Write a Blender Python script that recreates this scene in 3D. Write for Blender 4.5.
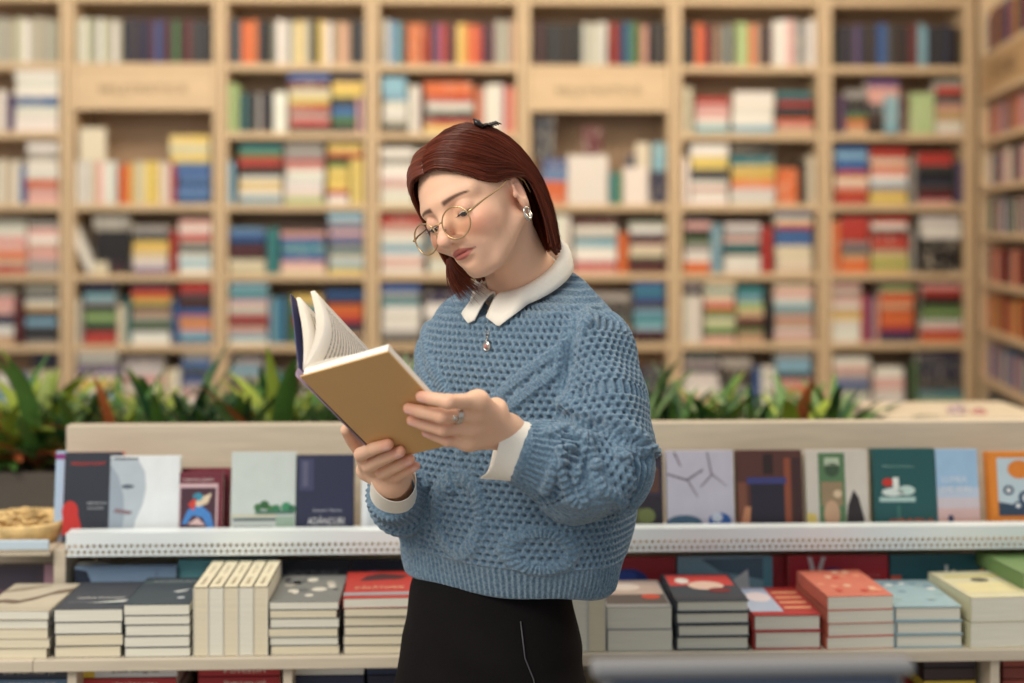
import bpy, math, random, bmesh
import numpy as np
from mathutils import Vector, Matrix, Euler
random.seed(7); np.random.seed(7)
SC = bpy.context.scene
for o in list(bpy.data.objects): bpy.data.objects.remove(o)
COL = SC.collection
# ------------------------------------------------------------------ camera, world, lights, exposure
FPX = 1422.0; YAW = math.radians(2.2); CZ = 1.45
cam_d = bpy.data.cameras.new('camera'); cam = bpy.data.objects.new('camera', cam_d); COL.objects.link(cam)
cam_d.sensor_width = 36.0; cam_d.lens = FPX/1024*36.0; cam_d.shift_y = -(341.5-230)/1024
cam.location = (0, 0, CZ); cam.rotation_euler = (math.pi/2, 0, -YAW)
cam_d.dof.use_dof = True; cam_d.dof.focus_distance = 2.0; cam_d.dof.aperture_fstop = 1.95
cam_d.clip_start = .05
SC.camera = cam
SC.view_settings.view_transform = 'Standard'; SC.view_settings.look = 'None'
SC.view_settings.gamma = 1; SC.view_settings.use_curve_mapping = False
SC.view_settings.exposure = 0.0
SC.cycles.use_denoising = True
SC.cycles.max_bounces = 6; SC.cycles.transparent_max_bounces = 12
SC.cycles.use_adaptive_sampling = True; SC.cycles.adaptive_threshold = .02
W = bpy.data.worlds.new('world'); SC.world = W; W.use_nodes = True
W.node_tree.nodes['Background'].inputs[0].default_value = (.93, .97, 1.0, 1)
W.node_tree.nodes['Background'].inputs[1].default_value = .56
def area(name, loc, rot, sx, sy, power, col=(1, .9, .78)):
    d = bpy.data.lights.new(name, 'AREA'); d.shape = 'RECTANGLE'; d.size = sx; d.size_y = sy
    d.energy = power; d.color = col
    o = bpy.data.objects.new(name, d); o.location = loc; o.rotation_euler = rot; COL.objects.link(o); return o
area('ceiling_light', (.2, 5.35, 3.1), (math.radians(42), 0, 0), 6.5, .5, 84, (1, .88, .72))
area('ceiling_light', (-1.7, .5, 3.1), (math.radians(24), math.radians(-24), 0), 1.8, 1.8, 88, (1, .91, .78))
area('ceiling_light', (1.3, 2.9, 3.15), (0, 0, 0), 2.6, 1.2, 26, (1, .86, .66))
area('ceiling_light', (2.3, 3.7, 3.1), (0, math.radians(30), 0), 1.0, 1.6, 40, (1, .80, .55))

def P(px, py, Y):                                   # the world point seen at pixel (px,py) of the photo at world depth Y
    a = (px-512)/FPX; c, s = math.cos(YAW), math.sin(YAW)
    rx = s + c*a; ry = c - s*a; rz = (230-py)/FPX
    t = Y/ry
    return Vector((rx*t, Y, CZ + rz*t))
# ------------------------------------------------------------------ materials
def lin(c):
    r = []
    for v in c[:3]:
        v = v/255.0; r.append(v/12.92 if v <= .04045 else ((v+.055)/1.055)**2.4)
    return (*r, 1)
MATS = {}
def mat(name, rgb=(200, 200, 200), rough=.6, metal=0, var=0, vscale=6, stretch=None, bump=0, bscale=80, sheen=0, attr=None, objcol=False, sss=0, spec=.5):
    if name in MATS: return MATS[name]
    m = bpy.data.materials.new(name); m.use_nodes = True; nt = m.node_tree; N = nt.nodes; L = nt.links
    b = N['Principled BSDF']; b.inputs['Roughness'].default_value = rough; b.inputs['Metallic'].default_value = metal
    b.inputs['Specular IOR Level'].default_value = spec
    b.inputs['Base Color'].default_value = lin(rgb)
    tc = N.new('ShaderNodeTexCoord'); src = None
    if attr:
        at = N.new('ShaderNodeAttribute'); at.attribute_name = attr; src = at.outputs['Color']
    if objcol:
        oi = N.new('ShaderNodeObjectInfo'); src = oi.outputs['Color']
    co = tc.outputs['Object']
    if stretch:
        mp = N.new('ShaderNodeMapping'); mp.inputs['Scale'].default_value = stretch; L.new(co, mp.inputs[0]); co = mp.outputs[0]
    if var:
        nz = N.new('ShaderNodeTexNoise'); nz.inputs['Scale'].default_value = vscale; nz.inputs['Detail'].default_value = 5
        L.new(co, nz.inputs['Vector'])
        mr = N.new('ShaderNodeMapRange'); mr.inputs['From Min'].default_value = .3; mr.inputs['From Max'].default_value = .7
        mr.inputs['To Min'].default_value = 1-var; mr.inputs['To Max'].default_value = 1+var
        L.new(nz.outputs['Fac'], mr.inputs['Value'])
        vm = N.new('ShaderNodeVectorMath'); vm.operation = 'SCALE'
        if src: L.new(src, vm.inputs[0])
        else: vm.inputs[0].default_value = lin(rgb)[:3]
        L.new(mr.outputs[0], vm.inputs['Scale']); src = vm.outputs[0]
    if src: L.new(src, b.inputs['Base Color'])
    if bump:
        nb = N.new('ShaderNodeTexNoise'); nb.inputs['Scale'].default_value = bscale; nb.inputs['Detail'].default_value = 4
        L.new(co, nb.inputs['Vector'])
        bp = N.new('ShaderNodeBump'); bp.inputs['Strength'].default_value = bump; bp.inputs['Distance'].default_value = .002
        L.new(nb.outputs['Fac'], bp.inputs['Height']); L.new(bp.outputs[0], b.inputs['Normal'])
    if sheen:
        b.inputs['Sheen Weight'].default_value = sheen; b.inputs['Sheen Roughness'].default_value = .5
    if sss:
        b.inputs['Subsurface Weight'].default_value = sss; b.inputs['Subsurface Radius'].default_value = (1, .35, .2)
        b.inputs['Subsurface Scale'].default_value = .006
    MATS[name] = m; return m
def C(rgb, rough=.55):                              # plain printed colour
    return mat('print_%d_%d_%d' % tuple(rgb), rgb, rough, var=.04, vscale=30)
WOOD = mat('pale_birch', (210, 184, 148), .5, var=.07, vscale=5, stretch=(1.5, 1.5, 9), bump=.05)
WOODH = mat('pale_birch_horizontal', (210, 184, 148), .5, var=.07, vscale=5, stretch=(1.2, 9, 9), bump=.05)
WOODIN = mat('bookcase_back', (176, 146, 116), .6, var=.06, vscale=4, stretch=(1.5, 1.5, 6))
OAKG = mat('greyed_oak', (205, 193, 173), .5, var=.08, vscale=6, stretch=(1.2, 8, 14), bump=.06)
PAGE = mat('page_edges', (226, 223, 208), .8, var=.08, vscale=14, stretch=(1, 1, 60))
PAGEC = mat('cream_page_edges', (224, 214, 188), .8, var=.08, vscale=14, stretch=(1, 1, 60))
def books_material(name, **kw):
    m = mat(name, (150, 150, 150), .5, **kw); nt = m.node_tree; N = nt.nodes; L = nt.links; b = N['Principled BSDF']
    src = b.inputs['Base Color'].links[0].from_socket
    tc = N['Texture Coordinate']
    nz = N.new('ShaderNodeTexNoise'); nz.inputs['Scale'].default_value = 5; nz.inputs['Detail'].default_value = 1
    oi = N.new('ShaderNodeObjectInfo'); ad = N.new('ShaderNodeVectorMath'); ad.operation = 'MULTIPLY_ADD'
    ad.inputs[1].default_value = (1, 1, 1)
    L.new(tc.outputs['Generated'], ad.inputs[0]); L.new(oi.outputs['Random'], ad.inputs[2]); L.new(ad.outputs[0], nz.inputs['Vector'])
    mr = N.new('ShaderNodeMapRange'); mr.inputs['From Min'].default_value = .56; mr.inputs['From Max'].default_value = .62
    mr.inputs['To Max'].default_value = .45
    L.new(nz.outputs['Fac'], mr.inputs['Value'])
    mx = N.new('ShaderNodeMix'); mx.data_type = 'RGBA'; mx.inputs[7].default_value = lin((225, 215, 195))
    L.new(mr.outputs[0], mx.inputs[0]); L.new(src, mx.inputs[6]); L.new(mx.outputs[2], b.inputs['Base Color'])
    return m
BOOKM = books_material('book_cover', objcol=True)
BOOKA = mat('book_cover_mixed', attr='bcol', rough=.5, var=.05, vscale=40)
# ------------------------------------------------------------------ mesh helpers
class MB:
    def __init__(s): s.v = []; s.f = []; s.m = []; s.mats = []; s.sm = []
    def mi(s, m):
        if m not in s.mats: s.mats.append(m)
        return s.mats.index(m)
    def add(s, vs, fs, m, smooth=False):
        o = len(s.v); s.v += [tuple(v) for v in vs]; k = s.mi(m)
        for f in fs: s.f.append([o+i for i in f]); s.m.append(k); s.sm.append(smooth)
    def box(s, c, d, m, M=None, bev=0):
        x, y, z = d[0]/2, d[1]/2, d[2]/2
        if bev:
            b = min(bev, x*.9, y*.9, z*.9); vs = []; 
            bm = bmesh.new(); bmesh.ops.create_cube(bm, size=1)
            for v in bm.verts: v.co = Vector((v.co.x*d[0], v.co.y*d[1], v.co.z*d[2]))
            bmesh.ops.bevel(bm, geom=bm.edges[:], offset=b, segments=2, profile=.5, affect='EDGES')
            bm.verts.index_update()
            vs = [v.co.copy() for v in bm.verts]; fs = [[v.index for v in f.verts] for f in bm.faces]; bm.free()
        else:
            vs = [Vector((i, j, k)) for i in (-x, x) for j in (-y, y) for k in (-z, z)]
            fs = [(0, 1, 3, 2), (4, 6, 7, 5), (0, 4, 5, 1), (2, 3, 7, 6), (0, 2, 6, 4), (1, 5, 7, 3)]
        c = Vector(c); vs = [v + c for v in vs]
        if M: vs = [M @ v for v in vs]
        s.add(vs, fs, m)
    def tube(s, pts, r, m, n=8, caps=True, closed=False):
        pts = [Vector(p) for p in pts]; k = len(pts); rr = r if isinstance(r, (list, tuple)) else [r]*k
        vs = []; up = None
        for i, p in enumerate(pts):
            t = (pts[(i+1) % k]-pts[i-1]) if closed else (pts[min(i+1, k-1)]-pts[max(i-1, 0)])
            t.normalize()
            if up is None: up = t.orthogonal().normalized()
            up = (up - t*up.dot(t)).normalized(); w = t.cross(up)
            vs += [p + (up*math.cos(a)+w*math.sin(a))*rr[i] for a in [2*math.pi*j/n for j in range(n)]]
        fs = []
        for i in range(k if closed else k-1):
            a = i*n; b = ((i+1) % k)*n
            fs += [(a+j, a+(j+1) % n, b+(j+1) % n, b+j) for j in range(n)]
        if caps and not closed: fs += [tuple(range(n))[::-1], tuple((k-1)*n+j for j in range(n))]
        s.add(vs, fs, m, True)
    def grid(s, rows, m, smooth=True):               # rows: list of equal-length point lists
        n = len(rows[0]); vs = [p for r in rows for p in r]
        s.add(vs, [(i*n+j, i*n+j+1, (i+1)*n+j+1, (i+1)*n+j) for i in range(len(rows)-1) for j in range(n-1)], m, smooth)
    def ball(s, c, r, m, M=None, n=12):
        r = Vector(r) if not isinstance(r, (int, float)) else Vector((r, r, r)); rows = []
        for i in range(n+1):
            a = math.pi*i/n
            rows.append([Vector((math.sin(a)*math.cos(b)*r.x, math.sin(a)*math.sin(b)*r.y, math.cos(a)*r.z)) for b in [2*math.pi*j/(2*n) for j in range(2*n+1)]])
        rows = [[(M @ p if M else p)+Vector(c) for p in q] for q in rows]; s.grid(rows, m)
    def text(s, body, c, h, m, M=None, width=None, ext=.0003):   # lettering in the local xz plane facing -y, centred on c
        cu = bpy.data.curves.new('t', 'FONT'); cu.body = body; cu.size = 1; cu.resolution_u = 3
        ob = bpy.data.objects.new('t', cu); COL.objects.link(ob); bpy.context.view_layer.update()
        me = ob.to_mesh(); V = [v.co.copy() for v in me.vertices]; F = [list(p.vertices) for p in me.polygons]
        ob.to_mesh_clear(); bpy.data.objects.remove(ob); bpy.data.curves.remove(cu)
        if not V: return
        x0 = min(v.x for v in V); x1 = max(v.x for v in V); y0 = min(v.y for v in V); y1 = max(v.y for v in V)
        sy = h/(y1-y0); sx = (width/(x1-x0)) if width else sy
        vs = [Vector(((v.x-(x0+x1)/2)*sx, -ext, (v.y-(y0+y1)/2)*sy))+Vector(c) for v in V]
        if M: vs = [M @ v for v in vs]
        s.add(vs, F, m)
    def flat(s, pts, c, m, M=None, ext=.0004):       # printed patch: polygon in local xz, facing -y
        vs = [Vector((p[0], -ext, p[1]))+Vector(c) for p in pts]
        if M: vs = [M @ v for v in vs]
        s.add(vs, [list(range(len(vs)))], m)
    def build(s, name, parent=None, loc=None, data_only=False):
        me = bpy.data.meshes.new(name); me.from_pydata(s.v, [], s.f)
        for m in s.mats: me.materials.append(m)
        me.polygons.foreach_set('material_index', s.m); me.polygons.foreach_set('use_smooth', s.sm); me.update()
        if data_only: return me
        o = bpy.data.objects.new(name, me); COL.objects.link(o)
        if loc is not None: o.location = loc
        if parent: o.parent = parent
        return o
def tag(o, label=None, cat=None, group=None, kind=None):
    if label: o['label'] = label
    if cat: o['category'] = cat
    if group: o['group'] = group
    if kind: o['kind'] = kind
    return o
def empty(name, loc, rz=0, label=None, cat=None, group=None):
    o = bpy.data.objects.new(name, None); o.empty_display_size = .05; o.location = loc; o.rotation_euler = (0, 0, rz); COL.objects.link(o)
    return tag(o, label, cat, group)
def circ(x, z, r, n=20, sx=1): return [(x+math.cos(a)*r*sx, z+math.sin(a)*r) for a in [2*math.pi*i/n for i in range(n)]]
def rect(x0, x1, z0, z1): return [(x0, z0), (x1, z0), (x1, z1), (x0, z1)]
_o = "first second third fourth fifth sixth seventh eighth ninth".split()
ORD = _o + "tenth eleventh twelfth thirteenth fourteenth fifteenth sixteenth seventeenth eighteenth nineteenth twentieth".split() + ["twenty-"+x for x in _o] + ["thirtieth"] + ["thirty-"+x for x in _o]
# ------------------------------------------------------------------ room
m = MB(); m.box((0, 4, -.02), (9, 9, .04), mat('grey_floor', (150, 140, 128), .5, var=.05, vscale=3)); tag(m.build('floor'), kind='structure')
m = MB(); m.box((0, 7.60, 1.65), (9, .08, 3.3), mat('wall_paint', (190, 170, 145), .8, var=.03)); tag(m.build('wall_back'), kind='structure')
m = MB(); m.box((4.46, 3.5, 1.65), (.08, 8.1, 3.3), MATS['wall_paint']); tag(m.build('wall_right'), kind='structure')
m = MB(); m.box((0, 5.6, 3.34), (9, 4.1, .08), mat('ceiling_paint', (225, 218, 205), .8, var=.02)); tag(m.build('ceiling'), kind='structure')
# ------------------------------------------------------------------ back bookcases
PAL = dict(w=(228,224,214), c=(222,208,176), g=(160,155,148), k=(24,20,24), n=(28,28,66), b=(44,92,160), t=(50,132,138), y=(224,194,92), o=(228,108,44),
           r=(196,52,42), m=(96,30,34), p=(222,164,154), u=(92,62,120), e=(84,124,70), d=(58,42,34), s=(124,174,196), l=(170,196,126), h=(56,60,68), v=(180,176,150), a=(200,160,118), q=(90,130,175))
PAL = {k: tuple(v_*.86+.14*(sum(v)/3) for v_ in v) for k, v in PAL.items()}
CN = dict(w='white', c='cream', g='grey', k='black', n='navy', b='blue', t='teal', y='yellow', o='orange', r='red', m='maroon', p='pink', u='purple', e='green',
          d='brown', s='pale blue', l='light green', h='charcoal', v='pale olive', a='tan', q='slate blue')
YB = 7.1; SX = YB/FPX
UP = [-86, 67, 220, 372, 523.5, 675, 825, 972]; SH = [0, 68, 136, 207.5, 277, 347, 413, 482]
ux = [P(u, 230, YB).x for u in UP]; sz = [P(512, y, YB).z for y in SH]; T = .036
def bx(px): return P(px, 230, YB).x
BAYN = ['leftmost bookcase', 'left lettered bookcase', 'third bookcase', 'middle bookcase', 'right lettered bookcase', 'sixth bookcase', 'seventh bookcase']
BAYD = ['at the far left edge of the back row', 'with the left lettered panel', 'just right of the left lettered panel', 'directly behind her head', 'with the lettered panel right of her head', 'right of the second lettered panel', 'in the right corner beside the side bookcase']
for i in range(7):
    x0, x1 = ux[i]+.003, ux[i+1]-.003; cx = (x0+x1)/2; w = x1-x0; top = 3.0
    bc = empty('bookcase', (cx, YB+.15, 0), 0, 'tall pale wood bookcase full of books, ' + BAYD[i], 'bookcase', 'bookcases along the back wall')
    for s in (-1, 1):
        q = MB(); q.box((s*(w/2-.016), 0, top/2), (.032, .30, top), WOOD, bev=.003); q.build('side_panel', bc)
    q = MB(); q.box((0, .145, top/2), (w-.066, .01, top-.01), WOODIN); q.build('back_panel', bc)
    q = MB(); q.box((0, -.0, .04), (w-.066, .27, .08), WOODH, bev=.003); q.build('plinth', bc)
    signed = i in (1, 4)
    for k, z in enumerate(sz):
        if signed and k == 2: continue
        q = MB(); q.box((0, -.005, z), (w-.066, .285, T), WOODH, bev=.004); q.build('shelf', bc)
    if signed:
        zt = sz[1]-T/2-.0005; zb = P(512, 111, YB).z
        q = MB(); q.box((0, -.138, (zt+zb)/2), (w-.068, .02, zt-zb), WOODH, bev=.002)
        q.text('BELETRISTICĂ', (-.0, -.1485, (zt+zb)/2+.01), .052, mat('sign_letters', (120, 98, 72), .6), width=.43)
        q.build('sign_panel', bc)
ZF = [z+T/2 for z in sz]
CELLS = {
 (0,1): 'V -30 57 44 vvwvvgvvvwvvvgv', (0,2): 'V -20 5 40 wgw|V 5 13 36 u|S 14 58 61 wwwbwww', (0,3): 'V -5 18 43 wcvcw|V 19 24 38 b|S 25 58 60 ppowwgw',
 (0,4): 'S -12 26 54 rcoppwg|S 27 58 52 ggppwpg', (0,5): 'S -16 13 55 awnppg|V 14 21 46 mm|S 24 57 58 gkhshawhg', (0,6): 'S -14 17 36 wsgw|V 19 27 40 q|S 30 58 56 wgpcckn',
 (1,1): 'V 76 121 44 vwvvgwvvwv|V 122 210 44 kndnnnmbnmkekmmhkhk',
 (1,3): 'V 75 116 42 wwcpww|F 79 105 33 c 42|V 118 124 38 o|V 124 134 40 oy|V 134 163 42 vcyyyc|V 164 175 40 wr|S 176 210 41 bqbqbq|S 169 209 27 ycy 41',
 (1,4): 'L 72 90 48 w|S 92 108 12 c|V 113 120 14 r|S 95 129 42 kkkkkkkk 0|S 92 129 14 g 43|S 132 168 48 uwcyyhg|V 170 176 45 r|S 178 211 54 wswhgrwp',
 (1,5): 'V 75 82 46 wg|S 83 116 62 rrkelekgskn|V 117 124 40 c|V 125 129 48 t|S 130 171 60 wwwkegahyorn|V 172 177 46 b|S 178 211 60 bssoaobkmhrr',
 (1,6): 'S 76 118 60 gwswyywuggw|S 122 163 52 gawpwg|V 165 179 42 ccw|S 181 211 58 kwpgbhbg',
 (2,1): 'V 228 241 44 mhtk|V 241 257 44 ooo|V 257 271 42 hkk|V 272 292 43 gwwg|V 292 310 43 cycv|V 310 318 43 dk|V 318 323 43 y|V 323 335 43 cwg|V 335 350 42 aapa|V 350 364 44 khkh',
 (2,2): 'V 228 238 48 ll|V 238 272 40 ktkhhgkhk|V 273 286 42 w|S 288 330 58 hrgrycmb|S 332 356 34 hebh|V 357 364 36 pu|S 332 364 22 yyn 35',
 (2,3): 'V 227 233 44 s|S 238 282 58 swcywkdrret|S 284 324 60 lcwwwwprggg|S 327 348 44 wryyye|V 350 363 46 yy|S 327 363 13 ry 46',
 (2,4): 'S 228 265 46 cckmnbq|V 267 277 46 tt|S 280 325 48 cpbtbpd|S 328 365 60 ysctgbpbgs',
 (2,5): 'S 228 268 60 wspmrgwpsts|V 270 285 46 stb|V 286 292 50 e|S 293 322 48 terty|S 325 365 52 hahnroonb',
 (2,6): 'S 230 262 52 gspkgsg|V 264 290 40 emtdg|S 300 365 48 opwgrw',
 (3,1): 'V 384 400 44 wbs|V 401 406 40 h|V 407 422 42 oo|V 424 456 41 rmurmm|V 457 470 42 yyo|V 471 482 40 or|V 483 494 42 nm|V 495 516 44 gvga',
 (3,2): 'S 383 408 38 kvwws|S 382 406 17 ss 38|V 409 420 48 ww|S 424 474 50 yrkwroo|V 476 484 44 op|V 485 503 50 www|V 504 516 46 rpo',
 (3,3): 'S 381 414 56 wwpwwgw|S 416 460 54 wgwww|S 465 510 50 cgwa', (3,4): 'S 381 424 58 wpwswpr|S 428 470 52 wasg|S 474 512 50 bhcw', (3,5): 'S 381 420 58 kgwwwwtgb|S 424 460 52 ghwn|S 465 512 54 oaws', (3,6): 'S 381 412 50 apowg|S 420 500 44 gahkw',
 (4,1): 'V 533 583 43 kmkkhkdkkk|V 583 607 43 wgvwgw|V 612 621 43 rm|V 621 638 44 nbtee|V 641 648 42 ap|V 652 667 44 kdk',
 (4,3): 'S 541 567 23 oo|S 543 568 22 qb 23|F 535 555 42 h 46|F 583 603 30 m 48|F 568 608 49 w|V 611 623 32 te|V 628 636 50 n|F 637 650 62 c|F 624 648 37 w|F 654 668 62 s|F 650 667 33 n',
 (4,4): 'V 555 571 58 ww|S 574 618 55 prwwsgwm|V 619 628 40 oo|S 629 666 52 mmdccmhwg', (4,5): 'S 590 630 50 hahkg|S 634 666 60 kmstshbtb', (4,6): 'V 640 667 42 nhn',
 (5,1): 'V 686 696 42 hk|V 696 708 42 or|V 708 720 42 dma|V 720 735 42 hgh|V 736 749 45 ll|V 750 760 42 oa|V 761 772 42 hm|V 773 816 46 wwpggw',
 (5,2): 'V 684 693 48 v|S 696 730 36 swppr|S 733 775 42 swwww|S 777 814 42 apokhrht', (5,3): 'V 684 690 48 w|S 691 729 60 wwpwkhyyww|S 731 776 48 wwoyyt|F 778 798 36 o|V 799 807 44 dd|V 808 816 48 c|S 732 776 9 k 50',
 (5,4): 'S 685 711 58 oowwgekpk|V 712 722 50 s|S 725 761 50 wwwktpgw|V 763 772 46 rr|S 776 813 62 cccccbbbrcb', (5,5): 'V 684 702 48 ww|S 684 702 10 kg 49|S 705 736 60 pelceopctc|S 738 764 56 aemalst|V 766 772 44 k|S 775 814 58 cpwapgswpc',
 (5,6): 'S 684 720 56 aawwwngh|S 722 752 50 agkdg|V 755 775 42 bww|S 777 813 56 apopkssg',
 (6,1): 'V 838 960 43 kkndunddnbbhdkdkmmsskhkhnkk', (6,2): 'V 836 846 40 du|S 847 868 44 aoehdg|S 869 900 54 kddhppu|V 901 909 40 m|F 884 897 38 s|F 911 935 41 l|S 937 964 54 wwaaphrg',
 (6,3): 'S 836 869 58 rropcrbbsb|S 871 909 56 yyaswpocrr|V 912 917 46 g|S 919 954 52 pmmhnkhrr|V 955 963 44 hu', (6,4): 'V 833 841 52 o|S 842 870 56 ooahgrrrr|S 872 910 56 ylyvrrmwr|V 912 920 44 gh|F 924 960 34 k|S 922 962 22 www 35',
 (6,5): 'S 833 862 58 wwwwyawpgp|V 863 873 48 ru|V 875 880 44 p|S 881 915 56 nuroooaorl|S 922 963 58 orpwelekmrp', (6,6): 'S 834 871 50 wwgbgpw|S 875 905 40 wwpw|V 907 918 46 ke|S 920 964 55 lthhnhn',
}
def unit_book(hard=True):                           # 1x1x1 upright book: spine towards -y, covers at +-x
    q = MB(); t = .07
    q.box((-.5+t/2, 0, 0), (t, 1, 1), BOOKM); q.box((.5-t/2, 0, 0), (t, 1, 1), BOOKM)
    n = 6; pts = [(math.sin(a)*.5, -.47-.03*math.cos(a)) for a in [math.pi*(i/n-.5) for i in range(n+1)]]
    for i in range(n):
        a, b = pts[i], pts[i+1]
        q.add([(a[0], a[1], -.5), (b[0], b[1], -.5), (b[0], b[1], .5), (a[0], a[1], .5), (a[0]*.9, -.40, -.5), (b[0]*.9, -.40, -.5), (b[0]*.9, -.40, .5), (a[0]*.9, -.40, .5)],
              [(0, 1, 2, 3), (3, 2, 6, 7), (1, 0, 4, 5), (5, 4, 7, 6)], BOOKM, False)
    q.box((0, .0, 0), (1-2*t, .9, .965), PAGE)
    return q
UB = unit_book(); UBM = UB.build('book', data_only=True)
UBP_src = MB()
class BK: pass
books = []
rng = random.Random(3)
def place(cx, cy, cz, w, d, h, rot, col, label, group, area_):
    b = BK(); b.c = (cx, cy, cz); b.s = (w, d, h); b.rot = rot; b.col = col; b.label = label; b.group = group; b.area = area_; books.append(b)
def jit(c, a=14):
    k = rng.uniform(-a, a); return tuple(max(12, min(240, v+k+rng.uniform(-5, 5))) for v in c)
for (bi, ri), spec in CELLS.items():
    zf = ZF[ri]; xl = ux[bi]+.04; xr = ux[bi+1]-.04; ns = 0; nv = 0; nf = 0
    where = '%s shelf, %s' % (ORD[ri-1], BAYN[bi])
    if ri == 1: where = 'top shelf, ' + BAYN[bi]
    for it in spec.split('|'):
        a = it.split(); typ = a[0]; x0, x1 = bx(float(a[1])), bx(float(a[2])); h = float(a[3])*SX; cols = a[4]; base = (float(a[5])*SX if len(a) > 5 else 0)
        x0 = max(x0, xl); x1 = min(x1, xr)
        if x1-x0 < .008: continue
        if typ == 'V':
            w = (x1-x0)/len(cols); f0 = YB+.012+rng.uniform(0, .012)
            for j, c in enumerate(cols):
                nv += 1; hh = min(h*rng.uniform(.95, 1.02), (sz[ri-1] if ri > 1 else sz[0])-T/2-zf-.005) if not (bi in (1,4) and ri == 3) else h
                d = rng.uniform(.125, .15)
                place(x0+w*(j+.5), f0+d/2, zf+base+hh/2, w*.97, d, hh, (0, 0, 0), jit(PAL[c]), '%s book upright, %s upright from left, %s' % (CN[c], ORD[nv-1], where), 'upright books on the back shelves', w*hh)
        elif typ == 'S':
            if base == 0: ns += 1
            t = h/len(cols); z = zf+base
            ts = [t*rng.uniform(.75, 1.25) for _ in cols]; k = h/sum(ts); room = (sz[ri-1]-T/2-.004) if not (bi in (1, 4) and ri == 3) else 9
            if zf+base+h > room: k *= (room-zf-base)/h
            for j, c in enumerate(cols):
                tt = ts[j]*k; ln = (x1-x0)*rng.uniform(.93, .995); d = rng.uniform(.12, .14); off = rng.uniform(-.5, .5)*((x1-x0)-ln)
                place((x0+x1)/2+off, YB+.012+d/2+rng.uniform(0, .006), z+tt/2, tt*.995, d, ln, (0, math.pi/2, 0), jit(PAL[c]),
                      '%s book, %s up in %s %sstack, %s' % (CN[c], ORD[j], ORD[max(ns, 1)-1], '' if base == 0 else 'upper ', where), 'stacked books on the back shelves', ln*tt)
                z += tt
        elif typ == 'F':
            nf += 1; w = x1-x0; dep = .022; yy = YB+.02
            if cols in 'hm' and bi == 4: yy = YB+.06
            if bi == 4 and a[3] in ('62',): yy = YB+.055
            if bi == 6 and cols == 's': yy = YB-.012
            place((x0+x1)/2, yy+dep/2-.01, zf+base+h/2, dep, w, h, (0, 0, math.pi/2), jit(PAL[cols], 6), '%s book facing out, %s such from left, %s' % (CN[cols], ORD[nf-1], where), 'books facing out on the back shelves', w*h)
        elif typ == 'L':
            tl = .42; w = .045
            place((x0+x1)/2-.008, YB+.10, zf+(h/2)*math.cos(tl)+w/2*math.sin(tl), w, .15, h, (0, -tl, 0), PAL['w'], 'thick white book leaning against the side, fourth shelf, left signed bookcase', 'leaning books', .01)
# ---- side bookcase turned toward the left, right edge
dirx = math.sin(YAW+math.radians(7.5)); diry = math.cos(YAW+math.radians(7.5))
S0 = P(979, 230, 7.0); DV = Vector((-dirx, -diry, 0)); NV = Vector((diry, -dirx, 0))    # along towards camera; into the case
ang = math.atan2(DV.y, DV.x)                                            # local +x runs towards the camera
side = empty('bookcase', (S0.x, S0.y, 0), ang, 'pale wood bookcase standing at right angle along the right edge, narrow shelves of small books', 'bookcase')
LS = 1.25
def sd(px, y): return CZ+(230-y)*(S0.y)/FPX
sys_ = [98, 142, 189, 236, 284, 331, 380, 428, 476]; szs = [sd(0, y) for y in sys_]
# local frame: +x toward camera, depth into the case is local +y (ang chosen so that +y = into the case)
into = Vector((-math.sin(ang), math.cos(ang), 0)); sg = 1 if into.dot(NV) > 0 else -1
for xx in (.016, LS-.016):
    q = MB(); q.box((xx, sg*.14, 1.5), (.032, .28, 3.0), WOOD, bev=.003); q.build('side_panel', side)
q = MB(); q.box((LS/2, sg*.275, 1.5), (LS-.066, .01, 2.99), WOODIN); q.build('back_panel', side)
q = MB(); q.box((LS/2, sg*.14, .04), (LS-.066, .26, .08), WOODH); q.build('plinth', side)
for z in szs+[.35, sd(0, 58)]:
    q = MB(); q.box((LS/2, sg*.135, z), (LS-.066, .27, .028), WOODH, bev=.003); q.build('shelf', side)
zt, zb = sd(0, 58)-.0145, szs[0]+.0145
q = MB(); q.box((LS/2, sg*.012, (zt+zb)/2), (LS-.068, .018, zt-zb), mat('darker_birch', (184, 150, 108), .5, var=.05))
q.text('ISTORIE', (0, 0, 0), .07, mat('sign_letters_dark', (84, 66, 50), .6), M=Matrix.Translation((LS*.45, sg*.002, (zt+zb)/2)) @ Matrix.Rotation(0 if sg > 0 else math.pi, 4, 'Z'), width=.5)
q.build('sign_panel', side)
R0 = Matrix.Rotation(ang, 4, 'Z')
srow = [('nbkrmydnumkrt', sd(0, 58), .22), ('aohgrrowrgbrk', szs[1], .165), ('wvwnrevbhrwo', szs[2], .17), ('gkhekwgrkhwbg', szs[3], .17), ('mmrdapomrmdk', szs[4], .165), ('okoakoyoknok', szs[5], .17), ('rbshbprgbnwt', szs[6], .165), ('hghkhhgkhghk', szs[7], .16)]
for ri, (cols, z, h) in enumerate(srow):
    x = .04; j = 0
    while x < LS-.07 and j < 26:
        c = cols[j % len(cols)]; w = rng.uniform(.026, .044)
        p = R0 @ Vector((x+w/2, sg*(.03+.065), 0)) + Vector((S0.x, S0.y, 0)); hh = h*rng.uniform(.9, 1.0)
        place(p.x, p.y, z+.0142+hh/2, w*.96, .12, hh, (0, 0, ang if sg > 0 else ang+math.pi), jit(PAL[c]), '%s book upright, %s from far end, %s row of the side bookcase' % (CN[c], ORD[j], ORD[ri]), 'small books in the side bookcase', w*hh*.35)
        x += w; j += 1
q = MB(); xa, xb = ux[7]+.001, S0.x+.01; q.box(((xa+xb)/2, YB-.004, 1.5), (xb-xa, .03, 3.0), WOOD, bev=.003); tag(q.build('trim_1'), kind='structure')
books.sort(key=lambda b: -b.area)
NIND = 172
seen = {}
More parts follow.
